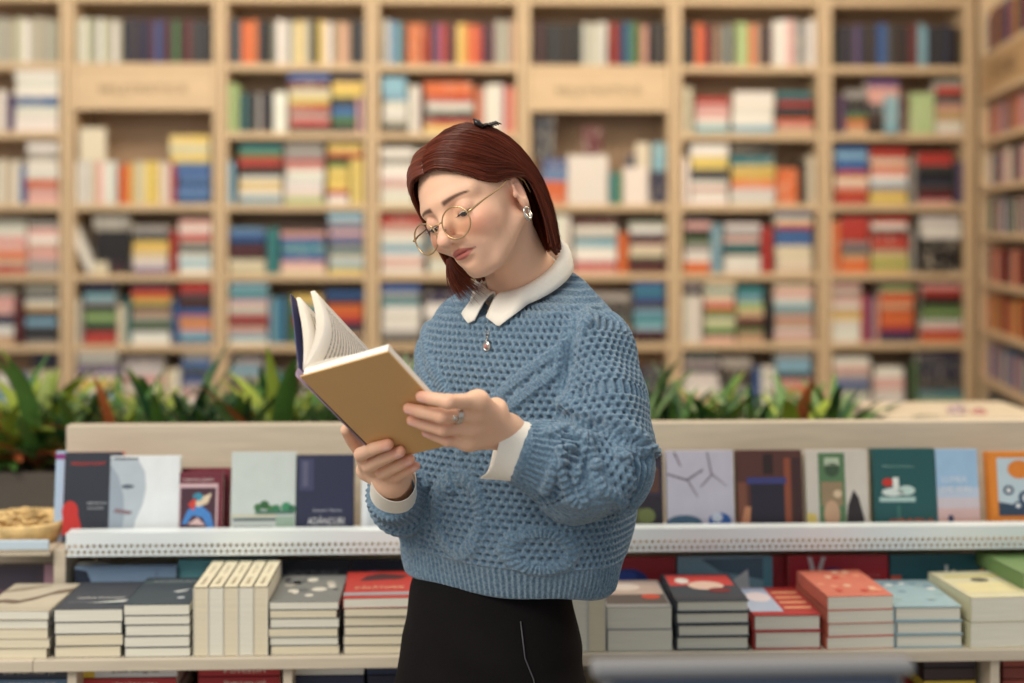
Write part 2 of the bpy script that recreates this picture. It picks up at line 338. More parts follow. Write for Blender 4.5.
for b in books[:NIND]:
    o = bpy.data.objects.new('book', UBM); COL.objects.link(o)
    o.location = b.c; o.rotation_euler = b.rot; o.scale = b.s; o.color = lin(b.col)
    tag(o, b.label, 'book', b.group)
V = []; Fc = []; cl = []; mi = []
uv = np.array(UB.v); M_ = []
for b in books[NIND:]:
    R = np.array(Euler(b.rot).to_matrix()); pts = (uv*np.array(b.s))@R.T + np.array(b.c); o = len(V)
    V += pts.tolist()
    for f, k in zip(UB.f, UB.m):
        Fc.append([o+i for i in f]); mi.append(k); cl += [lin(b.col)]*len(f)
me = bpy.data.meshes.new('remaining_books'); me.from_pydata(V, [], Fc)
me.materials.append(BOOKA); me.materials.append(PAGE); me.polygons.foreach_set('material_index', mi)
ca = me.color_attributes.new('bcol', 'FLOAT_COLOR', 'CORNER'); ca.data.foreach_set('color', np.array(cl, dtype=np.float32).ravel())
o = bpy.data.objects.new('remaining_books', me); COL.objects.link(o)
tag(o, 'many small books filling the gaps between larger ones on the back shelves', 'books', kind='stuff')
print('BOOKS', len(books))
# ------------------------------------------------------------------ front display unit
YH, YR, YS = 2.82, 2.60, 2.40
def zz(py, Y): return CZ+(230-py)*Y/FPX
xL, xR = P(66, 540, YR).x, P(1100, 540, YR).x
zH = zz(423.5, YH); zLed = .868; zRt = zz(530, YR); zRb = zz(553, YR); zS = zz(655.5, YS); tS = .020
disp = empty('display_unit', ((xL+xR)/2, 2.62, 0), 0, 'long low pale wood book display unit with white perforated rail behind the woman', 'display unit')
ox, oy = (xL+xR)/2, 2.62; WD = xR-xL
xHl = P(66, 500, YH).x
def dbox(name, x0, x1, y0, y1, z0, z1, m, bev=.002):
    q = MB(); q.box(((x0+x1)/2-ox, (y0+y1)/2-oy, (z0+z1)/2), (x1-x0, y1-y0, z1-z0), m, bev=bev); return q.build(name, disp)
dbox('header_panel', P(66, 540, YH).x, xR, YH, YH+.035, zLed-.02, zH, OAKG)
dbox('ledge', xL, xR, YR+.004, YH, zLed-.008, zLed, OAKG)
dbox('back_panel', xL, xR, YH, YH+.02, .08, zLed-.02, OAKG)
dbox('display_shelf', xL, xR, YS, YH, zS-tS, zS, OAKG)
dbox('plinth', xL, xR, YS+.05, YH, 0, .08, OAKG)
dbox('base_shelf', xL, xR, YS+.01, YH, zS-tS-.155, zS-tS-.135, OAKG)
# perforated rail, real holes in two staggered rows
WHM = mat('white_powder_coat', (226, 234, 236), .4)
q = MB(); cw = 6.1*YR/FPX; nC = int(WD/cw)
z0, z1 = zRb, zRt; zr = [zz(549, YR), zz(543, YR)]; band = [(zr[0]-cw*.5, zr[0]+cw*.5), (zr[1]-cw*.5, zr[1]+cw*.5)]
zmid = (zr[0]+zr[1])/2; hb = zmid-zr[0]
q.box((0, 0, (z0+zr[0]-hb)/2), (WD, .002, zr[0]-hb-z0), WHM); q.box((0, 0, (z1+zr[1]+hb)/2), (WD, .002, z1-zr[1]-hb), WHM)
q.box((0, .006, z0+.001), (WD, .012, .002), WHM); q.box((0, .020, z1-.001), (WD, .040, .002), WHM)  # top lip made deeper than needed, added to shade behind the holes
for r in range(2):
    cz_ = zr[r]
    for k in range(nC+1):
        cx = -WD/2 + (k + (.5 if r else 0))*cw
        if cx-cw/2 < -WD/2 or cx+cw/2 > WD/2: continue
        ir = cw*.35; n = 12
        for yo in (-.001,):
            vs = []
            for i in range(n):
                a = 2*math.pi*i/n + math.pi/12; vs.append((cx+ir*math.cos(a), yo, cz_+ir*math.sin(a)))
            for i in range(n):
                a = 2*math.pi*i/n + math.pi/12; s = 1/max(abs(math.cos(a)), abs(math.sin(a)))
                vs.append((cx+cw/2*s*math.cos(a), yo, cz_+hb*s*math.sin(a)))
            q.add(vs+[(v[0], .001, v[2]) for v in vs[:n]], [(i, (i+1) % n, n+(i+1) % n, n+i) for i in range(n)]+[(i, (i+1) % n, 2*n+(i+1) % n, 2*n+i) for i in range(n)], WHM)
q.build('perforated_rail', disp, (0, YR-oy, 0))
for px, w in ((287, 8), (998, 9), (70, 8)):
    a = P(px, 660, YS); dbox('divider', a.x-.008, a.x+.008, YS+.012, YH, .08, zS-tS-.0005, OAKG)
# neighbouring unit to the left
xLL = P(-120, 540, YS).x
nb = empty('display_unit', ((xLL+xL)/2, 2.62, 0), 0, 'neighbouring low display unit cut by the left edge of the photo', 'display unit')
ox = (xLL+xL)/2; disp2 = disp; disp = nb
dbox('display_shelf', xLL, xL-.0003, YS, YH, zS-tS, zS, OAKG); dbox('ledge', xLL, xL-.03, YR+.004, YH, zLed-.008, zLed, OAKG)
dbox('back_panel', xLL, xL-.03, YH, YH+.02, .08, zLed+.02, OAKG); dbox('plinth', xLL, xL-.002, YS+.05, YH, 0, .08, OAKG); dbox('base_shelf', xLL, xL-.002, YS+.01, YH, zS-tS-.155, zS-tS-.135, OAKG)
q = MB(); q.box(((xLL+xL-.03)/2-ox, YR-oy, zz(541, YR)), (xL-.03-xLL, .006, .018), mat('pale_blue_rail', (190, 208, 222), .35), bev=.002); q.build('rail', nb)
dbox('side_panel', xL-.028, xL-.006, YR+.02, YH+.02, zS, zLed+.0, OAKG)
# woven straw tray on the neighbour's ledge
a = P(22, 535, YH-.1)
tray = empty('woven_tray', (a.x, YR+.12, zLed), 0, 'round golden woven straw tray on the left neighbouring unit', 'tray')
STR = mat('straw', (222, 190, 132), .8, var=.25, vscale=60, bump=.6, bscale=120)
q = MB(); prof = [(.0, .004), (.07, .004), (.085, .035), (.091, .04), (.095, .034), (.078, -.0), (0, 0)]
q.grid([[Vector((r*math.cos(t), r*math.sin(t), z)) for t in [2*math.pi*i/40 for i in range(41)]] for r, z in prof], STR); q.build('bowl', tray)
q = MB()
for i in range(46):
    t0 = rng.uniform(0, 6.28); r0 = rng.uniform(0, .05); l = rng.uniform(.03, .05); zc = .03+rng.uniform(0, .03)*(1-r0/.06); aa = rng.uniform(0, 6.28)
    c = Vector((r0*math.cos(t0), r0*math.sin(t0), zc)); q.tube([c+Vector((math.cos(aa+k*1.1)*l*.5, math.sin(aa+k*1.1)*l*.5, .004*math.sin(k*3))) for k in range(5)], .003, STR, 6)
q.build('straw_filling', tray)
# ---- face-out books. local frame: x right, z up, front cover faces -y, origin bottom centre
def W_(px0, px1, Y): return (P(px1, 500, Y).x-P(px0, 500, Y).x)
def faceout(px0, px1, ptop, Y, zb, cover, art, label, group, spine=None, edge=PAGE, thick=.018, tilt=8, rz=0, top=True, name='book'):
    w = W_(px0, px1, Y); xc = P((px0+px1)/2, 500, Y).x; h = zz(ptop, Y+.02)-zb
    h = h/math.cos(math.radians(tilt))
    root = empty(name, (xc, Y, zb), 0, label, 'book', group); root.rotation_euler = (-math.radians(tilt), 0, math.radians(rz))
    q = MB(); t = .0022; sp = spine or cover
    q.box((0, 0, h/2), (w, t, h), cover, bev=.0008); q.box((0, thick, h/2), (w, t, h), sp, bev=.0008)
    q.box((-w/2+.0012, thick/2, h/2), (.0024, thick, h), sp)
    if art: art(q, w, h, -t/2)
    q.build('cover', root)
    q = MB(); q.box((.0008, thick/2, h/2), (w-.006, thick-t-.0002, h-.004), edge); q.build('page_block', root)
    return root
def A(fn):
    def g(q, w, h, y):
        X = lambda u: (u-.5)*w; Z = lambda v: (.09+.91*v)*h
        fl = lambda pts, col, e=0: q.flat([(X(p[0]), Z(p[1])) for p in pts], (0, y, 0), C(col) if isinstance(col, tuple) else col, ext=.0003+e*.0002)
        tx = lambda s, u, v, hh, col, wd=None: q.text(s, (X(u), y, Z(v)), hh*h, C(col), width=(wd*w if wd else None), ext=.0016)
        fn(fl, tx, w, h)
    return g
def R(x0, x1, z0, z1): return [(x0, z0), (x1, z0), (x1, z1), (x0, z1)]
def E(x, z, rx, rz, n=22): return [(x+rx*math.cos(2*math.pi*i/n), z+rz*math.sin(2*math.pi*i/n)) for i in range(n)]
G1 = 'books standing face out on the upper ledge'; YU = 2.66
def a_black(fl, tx, w, h):
    fl(R(0, .16, 0, .3), (190, 40, 36)); fl(E(.12, .28, .14, .13), (190, 40, 36), 1); fl([(.1, 0), (.36, 0), (.26, .25), (.1, .32)], (190, 40, 36), 2)
    tx('MINDHUNT', .42, .86, .04, (196, 60, 48), .6); tx('sfârșitul', .58, .38, .03, (200, 205, 210), .34); tx('jocului', .56, .32, .03, (200, 205, 210), .26)
    fl(E(.86, .6, .045, .03), (190, 196, 200), 1); fl(E(.84, .5, .035, .02), (150, 156, 160), 1)
faceout(53, 62, 449, YU+.03, zLed, C((170, 196, 222)), A(lambda fl, tx, w, h: fl(R(0, 1, .9, .97), (130, 40, 120))), 'thin pale blue book with purple band at the left end of the upper ledge', G1, thick=.022, rz=0)
faceout(62, 120, 450, YU+.012, zLed, C((36, 42, 56)), A(a_black), 'black book with red title and red blob on cover, upper ledge', G1, spine=C((190, 40, 36)))
def a_face(fl, tx, w, h):
    fl([(.0, .0), (.34, 0), (.38, .2), (.48, .4), (.52, .6), (.5, .8), (.4, .95), (.2, .985), (0, .985)], (176, 188, 198)); fl([(.0, .0), (.18, .0), (.22, .25), (.2, .5), (.12, .75), (0, .9)], (148, 162, 176), 1)
    fl(E(.26, .62, .09, .025), (80, 92, 108), 2); fl([(.06, .3), (.3, .27), (.34, .31), (.1, .35)], (130, 110, 118), 2); fl(R(.05, .4, .955, .975), (70, 76, 86), 3)
faceout(108, 178, 454, YU-.004, zLed, C((222, 228, 232)), A(a_face), 'white book with grey portrait sketch, beside the black and red one', G1)
def a_art(fl, tx, w, h):
    fl(R(.1, .9, .06, .82), (206, 176, 182)); fl(R(.15, .86, .0, .76), (68, 36, 52), 1); fl([(.18, .2), (.3, .42), (.55, .5), (.76, .36), (.84, .14), (.7, .14), (.6, .3), (.4, .34), (.28, .2)], (66, 130, 200), 2)
    fl([(.3, .2), (.5, .3), (.66, .18)], (220, 190, 190), 3); fl([(.36, .55), (.78, .68), (.7, .52), (.5, .46)], (214, 196, 170), 3); fl(E(.5, .62, .1, .06), (50, 140, 170), 4); fl(R(.15, .86, 0, .12), (150, 180, 140), 2)
    fl([(.3, .5), (.5, .66), (.42, .4)], (196, 60, 52), 4); tx('MARTIN EDEN', .5, .88, .035, (220, 200, 200), .6)
faceout(177, 229, 466, YU+.03, zLed, C((112, 26, 46)), None, 'plain dark red book behind the small maroon framed-picture book', G1)
faceout(172, 222, 470, YU-.002, zLed, C((104, 30, 48)), A(a_art), 'small maroon book with framed colourful picture on its cover', G1, thick=.02)
def a_green(fl, tx, w, h):
    fl(R(.0, 1, .0, .06), (120, 146, 132)); fl(R(.02, .7, .22, .24), (206, 196, 160), 1); fl(R(.04, .7, .17, .2), (70, 86, 90), 1); fl(R(.05, .66, .06, .1), (90, 100, 96), 1); fl(R(.7, .98, .0, .22), (150, 176, 160), 0)
    for x, z, r, c in ((.42, .33, .06, (60, 110, 66)), (.52, .36, .07, (46, 96, 56)), (.6, .32, .05, (70, 120, 70)), (.7, .31, .07, (50, 120, 80)), (.86, .33, .08, (56, 136, 96)), (.95, .31, .06, (50, 110, 80))): fl(E(x, z, r, r*.75), c, 2)
    fl(R(.38, .98, .25, .29), (70, 110, 96), 3)
faceout(230, 295, 451, YU, zLed, C((194, 204, 202)), A(a_green), 'pale grey green book with a strip of trees on its cover', G1)
def a_adan(fl, tx, w, h):
    fl(R(.04, .3, .55, .95), (58, 62, 96)); fl(R(.1, .2, .6, .92), (86, 88, 116), 1); tx('ADÂNCURI', .52, .18, .095, (222, 224, 228), .64); tx('NEÎNDURĂTOARE', .52, .07, .075, (206, 208, 214), .64); tx('Ruxandra Popescu', .55, .3, .035, (190, 194, 206), .5)
faceout(296, 353, 454, YU, zLed, C((34, 40, 70)), A(a_adan), 'dark navy book titled in white block letters, left of the woman', G1, thick=.024)
faceout(361, 425, 452, YU, zLed, C((218, 224, 228)), A(lambda fl, tx, w, h: (fl(R(.1, .9, .1, .3), (190, 200, 206)), fl(E(.5, .6, .2, .15), (200, 210, 214)))), 'blank white book half hidden behind the held book and sleeve', G1)
def a_dk(fl, tx, w, h):
    fl(R(.05, .95, .45, .9), (54, 44, 62)); fl(R(.1, .5, .1, .3), (90, 96, 60), 1); fl(E(.6, .2, .2, .1), (110, 120, 70), 2); fl(R(.6, .9, .5, .8), (90, 60, 50), 1); tx('NOAPTEA', .5, .8, .05, (180, 150, 120), .7)
faceout(622, 664, 454, YU, zLed, C((40, 34, 46)), A(a_dk), 'dark book with olive lower cover just right of her elbow', G1)
def a_owl(fl, tx, w, h):
    for pts in ([(.0, .7), (.3, .62), (.55, .75), (.54, .77), (.3, .645), (.0, .72)], [(.3, .63), (.45, .42), (.46, .43), (.31, .65)], [(.6, .98), (.66, .7), (.9, .55), (.9, .56), (.68, .71), (.62, .98)], [(.66, .7), (.5, .55), (.51, .54), (.67, .68)], [(.1, .98), (.2, .8), (.22, .8), (.13, .98)]): fl(pts, (92, 82, 96))
    fl(E(.25, .1, .27, .1), (66, 98, 124), 1); fl(E(.78, .12, .17, .11), (42, 90, 160), 2); fl(E(.74, .17, .08, .06), (196, 206, 222), 3); fl(R(0, 1, 0, .05), (110, 120, 130), 1)
faceout(668, 735, 452, YU, zLed, C((194, 192, 208)), A(a_owl), 'lilac grey book with branches and a blue bird on its cover', G1, thick=.026)
def a_door(fl, tx, w, h):
    fl(R(.2, .75, 0, .58), (36, 32, 48)); fl(R(.72, .82, 0, .9), (140, 74, 50), 1); fl(R(.0, .14, 0, .6), (120, 72, 56), 1); fl(R(.14, .75, .58, .66), (58, 62, 120), 2); fl(R(.4, .55, .7, .95), (42, 26, 26), 2); fl(R(.85, .98, .1, .9), (60, 34, 34), 1); fl([(.02, 0), (.16, 0), (.2, .3), (.1, .3)], (190, 130, 96), 3)
faceout(739, 804, 452, YU, zLed, C((84, 48, 42)), A(a_door), 'dark brown book with a shadowy blue doorway on its cover', G1, thick=.028)
def a_kings(fl, tx, w, h):
    fl(R(.2, .63, 0, .96), (86, 122, 84)); fl(R(.24, .58, .3, .6), (150, 130, 100), 1); fl(E(.42, .75, .12, .09), (60, 84, 60), 2); fl(R(.3, .54, .8, .9), (180, 196, 170), 2); fl(E(.4, .2, .13, .17), (196, 160, 130), 3); fl(R(.3, .5, .04, .1), (150, 40, 40), 4)
    fl([(.62, 0), (.66, .3), (.76, .5), (.84, .4), (.92, .14), (.9, 0)], (44, 36, 40), 2); fl([(0, 0), (.18, 0), (.14, .2), (0, .22)], (216, 196, 110), 1); fl(E(.5, .45, .07, .05), (214, 190, 160), 4)
faceout(808, 870, 452, YU, zLed, C((206, 200, 190)), A(a_kings), 'pale book with green picture column and a dark figure beside it', G1, thick=.03, edge=PAGEC)
def a_cup(fl, tx, w, h):
    fl(R(.36, .41, .0, .3), (60, 110, 104)); fl(R(.08, .66, .34, .4), (170, 200, 196), 1); fl(E(.3, .46, .18, .05), (214, 226, 222), 2); fl(E(.22, .58, .09, .05), (196, 48, 40), 3); fl(R(.3, .4, .5, .64), (226, 232, 226), 3); fl(E(.52, .48, .14, .06), (190, 214, 208), 2)
    tx('ORAȘUL', .6, .11, .05, (220, 96, 56), .75); tx('DE SUS', .6, .04, .05, (220, 96, 56), .8); tx('Maria Ionescu', .4, .78, .03, (140, 180, 170), .5)
faceout(876, 938, 451, YU, zLed, C((28, 84, 86)), A(a_cup), 'dark green book with white table and red cup on its cover', G1, thick=.026, edge=PAGEC)
def a_sky(fl, tx, w, h):
    for k, c in enumerate(((214, 170, 160), (212, 180, 178), (204, 194, 202), (184, 198, 218))): fl(R(0, 1, k*.13, k*.13+.13), c)
    fl(E(.3, .13, .07, .05), (60, 60, 96), 2); fl(R(.22, .42, 0, .08), (96, 76, 100), 2); tx('LUMEA', .42, .62, .07, (224, 232, 240), .6); tx('DE IERI', .46, .5, .06, (224, 228, 236), .7); fl(R(.84, .87, .0, .1), (60, 50, 80), 2)
faceout(939, 981, 452, YU, zLed, C((156, 190, 222)), A(a_sky), 'sky blue book fading to peach, beside the dark green one', G1)
def a_or(fl, tx, w, h):
    fl(R(.12, 1, .17, .92), (188, 206, 216)); fl(E(.5, .77, .2, .12), (220, 130, 46), 2); fl([(.12, .17), (.12, .35), (.5, .3), (1, .42), (1, .17)], (46, 66, 88), 1)
    for x, z, r in ((.3, .5, .09), (.6, .4, .14), (.85, .6, .12), (.45, .3, .08)): fl(E(x, z, r, r*.7), (50, 76, 104), 2); fl(E(x, z, r*.5, r*.35), (226, 230, 232), 3)
    tx('POVESTE', .55, .08, .07, (226, 200, 170), .7)
faceout(993, 1052, 455, YU, zLed, C((222, 134, 44)), A(a_or), 'orange framed book with a blue picture at the right edge', G1, thick=.03, edge=PAGEC)
# ---- lower row of face-out books, their heads hidden under the ledge
G2 = 'books standing face out behind the stacks'; YL = 2.65
hL = 0.112
def lower(px0, px1, col, art, label, dy=0, ptop=559):
    return faceout(px0, px1, ptop, YL+dy, zS, C(col), art, label, G2, tilt=4)
lower(-14, 58, (66, 56, 68), A(lambda fl, tx, w, h: (fl(R(.0, .7, .1, .9), (56, 50, 66)), fl(R(.8, 1, 0, 1), (166, 130, 146), 1), fl(E(.2, .3, .2, .2), (96, 70, 86), 2))), 'dark plum book behind the leftmost stack', .01)
lower(76, 106, (196, 196, 190), None, 'pale grey book peeking above the blue photo book', .03, 558)
lower(74, 176, (132, 158, 188), A(lambda fl, tx, w, h: (fl(R(0, 1, 0, .35), (92, 116, 150)), fl([(0, .3), (.0, .95), (.12, .9), (.2, .5), (.14, .3)], (30, 44, 66), 1), fl(R(0, 1, .3, .36), (56, 72, 96), 2), fl(R(.56, .57, .3, .7), (70, 84, 110), 2), fl(R(.8, .806, .3, .9), (80, 94, 120), 2))), 'blue landscape photo book lying on edge behind the dark stacks', -.012, 561)
lower(178, 276, (112, 176, 186), None, 'plain turquoise book behind the upright cream books', 0, 556)
lower(277, 350, (34, 38, 52), A(lambda fl, tx, w, h: tx('NOCTURNE', .5, .75, .09, (110, 110, 120), .7)), 'blackish book behind the stack with patterned cover', 0, 557)
lower(351, 408, (30, 36, 56), A(lambda fl, tx, w, h: fl(E(.4, .7, .16, .1), (60, 72, 110))), 'dark blue book behind the stack topped by a red book', 0, 557)
lower(606, 676, (160, 36, 48), A(lambda fl, tx, w, h: (fl(E(.32, .5, .3, .28), (38, 60, 140)), fl(E(.3, .62, .15, .12), (50, 80, 170), 1))), 'red book with blue shape behind the thick wrapped pair', 0, 557)
lower(678, 773, (132, 170, 188), A(lambda fl, tx, w, h: (fl([(.25, .95), (.95, .98), (1, .5), (.7, .62), (.45, .7)], (74, 104, 124)), fl([(.4, .3), (.55, .5), (.74, .75), (.76, .3)], (214, 220, 224), 1), fl(R(.9, 1, 0, 1), (92, 150, 170), 2))), 'light blue book with white wing shape behind the red-topped stack', 0, 557)
def a_red(fl, tx, w, h):
    fl(R(0, .02, 0, 1), (150, 60, 60)); fl(E(.45, .55, .16, .22), (34, 46, 120), 1); fl(E(.2, .4, .1, .2), (120, 20, 40), 1); fl([(.2, .98), (.24, .98), (.3, .5), (.26, .45)], (220, 210, 214), 2); fl([(.38, .98), (.34, .98), (.26, .5), (.3, .45)], (220, 210, 214), 2); tx('VIAȚA', .82, .6, .08, (200, 120, 120), .2)
lower(788, 889, (176, 34, 50), A(a_red), 'red book with a white letter behind the orange-covered stack', 0, 557)
lower(770, 790, (190, 60, 70), None, 'narrow strip of a red book right of the light blue one', .03, 557)
def a_city(fl, tx, w, h):
    for x, z, r, c in ((.05, .6, .05, (214, 96, 70)), (.18, .5, .04, (206, 90, 66)), (.3, .35, .06, (220, 110, 80)), (.42, .55, .04, (200, 90, 70)), (.1, .3, .08, (190, 80, 60))): fl(R(x-r, x+r, 0, z), c)
    fl(R(.5, .53, .2, .8), (222, 230, 230), 1); fl(E(.58, .5, .05, .2), (226, 226, 220), 1); fl(E(.7, .45, .08, .15), (206, 214, 210), 1); fl([(.7, .5), (.86, .75), (.84, .5)], (220, 150, 70), 2); fl(E(.5, .15, .3, .1), (170, 200, 200), 1)
lower(891, 1000, (38, 96, 108), A(a_city), 'teal book with little orange towers behind the right stacks', 0, 557)
lower(1003, 1060, (70, 130, 180), None, 'blue book behind the green one at the right edge', 0, 557)
# ---- stacks lying on the display shelf: fore edges face the viewer
def lying(xc, yc, z, w, d, t, cover, art, rz, label, group, edge=PAGE, hard=False, spine_front=False, title=None):
    root = empty('book', (xc, yc, z), math.radians(rz), label, 'book', group)
    q = MB(); ct = .0009 if not hard else .0019; sp = -1
    q.box((0, 0, ct/2), (w, d, ct), cover); q.box((0, 0, t-ct/2), (w, d, ct), cover)
    q.box((sp*(w/2-ct/2), 0, t/2), (ct, d, t), cover)
    if spine_front: q.box((0, -d/2+ct/2, t/2), (w, ct, t), cover)
    if art:
        M = Matrix.Translation((0, 0, t)) @ Matrix.Rotation(-math.pi/2, 4, 'X')   # local xz art plane laid flat, facing up
        sub = MB(); art(sub, w, d, 0)
        q.add([M @ (Vector(v)-Vector((0, 0, d/2))) for v in sub.v], sub.f, cover)
        base = len(q.f)-len(sub.f)
        for k, mm in enumerate(sub.m): q.m[base+k] = q.mi(sub.mats[mm])
    if title: title(q, w, d, t)
    q.build('cover', root)
    q = MB(); ins = .003 if hard else .0006
    q.box((ins*.5, ins*0, t/2), (w-2*ins-.001, d-2*ins-(0.006 if spine_front else 0), t-2*ct-.0001), edge); q.build('page_block', root)
    return root
def stack(px0, px1, ptop, n, cols, art, name, edge=PAGE, hard=False, dep=.185, rz=0, Y0=YS+.012, spine_front=False, topshift=0, tops=None, zb=None, pbot=None, ys=None):
    zb = zS if zb is None else zb
    x0, x1 = P(px0, 620, Y0).x, P(px1, 620, Y0).x; zt = zz(ptop, Y0); t = (zt-zb)/n; w = x1-x0; z = zb
    ts = [t*rng.uniform(.9, 1.1) for _ in range(n)]; k = (zt-zb)/sum(ts)
    for i in range(n):
        tt = ts[i]*k; col = cols[i % len(cols)]; top = i == n-1
        pos = 'on top' if top else ('at the bottom' if i == 0 else '%s from bottom' % ORD[i])
        ww = w*rng.uniform(.96, 1.0); e = edge[i % len(edge)] if isinstance(edge, list) else edge
        lying((x0+x1)/2+(topshift if top else rng.uniform(-.0015, .0015)), Y0+dep/2+rng.uniform(0, .004), z, ww, dep, tt-.0003, C(col), art if top else None, rz+rng.uniform(-.6, .6)+(tops or 0 if top else 0),
              'book %s of stack %s' % (pos, name), 'stacked books on the display shelf', e, hard, spine_front)
        z += tt
def a_wave(fl, tx, w, h):
    fl(R(.02, .98, .02, .98), (196, 186, 166)); fl([(.0, .12), (.2, .2), (.4, .16), (.6, .3), (.75, .5), (1, .62), (1, .8), (.8, .7), (.6, .45), (.4, .3), (.2, .34), (0, .28)], (116, 100, 84), 1); fl([(0, .6), (.3, .7), (.6, .9), (.6, .94), (.2, .8), (0, .68)], (150, 136, 116), 1)
def a_slate(fl, tx, w, h):
    fl(R(.1, .9, .14, .2), (88, 92, 98)); tx('MAREA EVADARE', .55, .3, .06, (214, 214, 210), .7); fl([(.4, .12), (.95, .16), (.98, .26), (.94, .24)], (206, 210, 206), 1); fl([(.6, .08), (.9, .08), (.9, .14)], (30, 60, 66), 2)
def a_teal(fl, tx, w, h):
    fl(R(.02, .98, .7, .9), (70, 82, 88)); tx('ARHIPELAG', .5, .8, .07, (150, 160, 162), .7); fl([(.6, .4), (.85, .5), (.8, .42), (.7, .36)], (200, 206, 206), 1); fl(E(.8, .15, .06, .04), (190, 196, 200), 1)
stack(-22, 51, 606, 5, [(190, 180, 160)], A(a_wave), 'at the far left edge of the shelf', [PAGEC, PAGEC, PAGEC, PAGE, PAGE], rz=-2)
stack(53, 122, 605, 4, [(66, 70, 78)], A(a_slate), 'with slate cover, second stack from left', [PAGEC, PAGEC, PAGE, PAGE])
stack(123, 190, 601, 5, [(58, 68, 76)], A(a_teal), 'left of the upright cream books', [PAGE])
# upright fore-edge books
def upright(px0, px1, ptop, nn, dep, name, col=(214, 210, 196)):
    Y0 = YS+.012; x0, x1 = P(px0, 620, Y0).x, P(px1, 620, Y0).x; h = zz(ptop, Y0)-zS; t = (x1-x0)/nn; x = x0
    for i in range(nn):
        root = empty('book', (x+t/2, Y0+dep/2, zS), 0, 'cream book standing on its edge, %s from left %s' % (ORD[i], name), 'book', 'books standing on edge on the display shelf')
        q = MB(); ct = .0014; tt = t-.0004
        for s in (-1, 1): q.box((s*(tt/2-ct/2), 0, h/2), (ct, dep, h), C(col))
        q.box((0, 0, h-ct/2), (tt, dep, ct), C((224, 216, 188)))
        M = Matrix.Translation((0, 0, h)) @ Matrix.Rotation(-math.pi/2, 4, 'X') @ Matrix.Rotation(math.pi/2, 4, 'Y')
        sub = MB(); sub.text('CĂRȚILE', (-.03, 0, 0), tt*.3, C((150, 130, 100)), width=.06); sub.text('TOAMNEI', (.05, 0, 0), tt*.25, C((150, 130, 100)), width=.05)
        q.add([M @ Vector(v) for v in sub.v], sub.f, C((150, 130, 100)))
        q.build('cover', root)
        q = MB(); q.box((0, 0, h/2-.001), (tt-2*ct-.0002, dep-.002, h-.004), PAGE if i % 2 else PAGEC); q.build('page_block', root)
        x += t
upright(193, 268, 584, 5, .185, 'in the group left of the woman')
def a_patt(fl, tx, w, h):
    for i in range(16): fl(E(rng.uniform(.1, .9), rng.uniform(.1, .9), rng.uniform(.04, .12), rng.uniform(.03, .1), 9), rng.choice([(206, 202, 190), (96, 98, 100), (60, 62, 66), (170, 166, 156)]), i % 5)
stack(269, 339, 600, 6, [(120, 122, 120)], A(a_patt), 'with grey patterned cover, left of the red-topped stack', [PAGEC, PAGE])
def a_rt(fl, tx, w, h):
    tx('CĂLĂTORIE', .5, .3, .1, (222, 190, 150), .7); fl([(.2, .6), (.8, .66), (.9, .8), (.5, .9), (.3, .8)], (70, 40, 44), 1); fl(R(.0, 1, .0, .12), (150, 150, 156), 1)
stack(343, 411, 607, 5, [(110, 108, 106)], None, 'beside her skirt under the red book', [PAGEC])
lying(P(377, 620, YS+.012).x, YS+.106, zz(607, YS+.012), W_(340, 412, YS+.012), .185, zz(597, YS+.012)-zz(607, YS+.012), C((176, 52, 44)), A(a_rt), 2, 'red covered book on top of the stack beside her black skirt', 'stacked books on the display shelf')
upright(552, 606, 596, 3, .17, 'in the group right of her skirt', (206, 208, 200))
def a_mix(fl, tx, w, h):
    fl(R(.03, .97, .4, .97), (190, 170, 160)); fl(R(.03, .97, .03, .4), (96, 86, 82)); fl(E(.4, .7, .25, .15), (220, 206, 196), 1); fl(E(.75, .3, .15, .1), (200, 80, 60), 2)
stack(607, 673, 609, 2, [(150, 150, 150)], A(a_mix), 'of two thick wrapped books right of her skirt', [PAGE], dep=.186)
def a_rp(fl, tx, w, h):
    fl(R(.05, .95, .5, .95), (200, 70, 66)); fl(E(.55, .5, .25, .18), (226, 196, 180), 1); fl(E(.7, .3, .16, .1), (120, 40, 44), 2); fl(R(0, 1, 0, .1), (66, 66, 74), 2); fl(E(.25, .7, .1, .12), (226, 220, 214), 2)
stack(675, 750, 603, 4, [(58, 66, 76)], A(a_rp), 'with dark covers and red top, right of skirt', [PAGE], hard=True)
def a_pk(fl, tx, w, h):
    fl(R(.02, .5, .02, .98), (176, 190, 214)); fl(E(.3, .6, .18, .2), (226, 214, 220), 1); 
    for k in range(4): fl(R(.55, .95, .12+.2*k, .2+.2*k), (228, 160, 120), 2)
stack(751, 822, 618, 2, [(178, 54, 52)], A(a_pk), 'of two red-bound books left of the orange-covered stack', [PAGE], hard=True)
def a_op(fl, tx, w, h):
    for i in range(14): fl(E(rng.uniform(.1, .9), rng.uniform(.1, .9), .06, .05, 8), rng.choice([(226, 150, 120), (200, 70, 56), (230, 190, 160)]), i % 5)
stack(824, 893, 600, 4, [(206, 116, 96)], A(a_op), 'with orange patterned cover, behind it a red book', [PAGE], rz=3)
def a_pb(fl, tx, w, h):
    for i in range(14): fl(E(rng.uniform(.1, .9), rng.uniform(.1, .9), .07, .05, 8), rng.choice([(120, 150, 170), (220, 226, 226), (150, 176, 180)]), i % 5)
stack(894, 963, 611, 3, [(150, 178, 188)], A(a_pb), 'with pale blue patterned cover', [PAGE], hard=True)
def a_yg(fl, tx, w, h):
    fl(R(.08, .92, .1, .5), (214, 206, 160)); fl(E(.5, .6, .12, .08), (90, 90, 80), 1); fl(R(.1, .9, .72, .8), (196, 186, 120), 1)
stack(965, 1046, 602, 2, [(206, 202, 170)], A(a_yg), 'of two thick pale yellow books at the right end', [PAGE], rz=4)
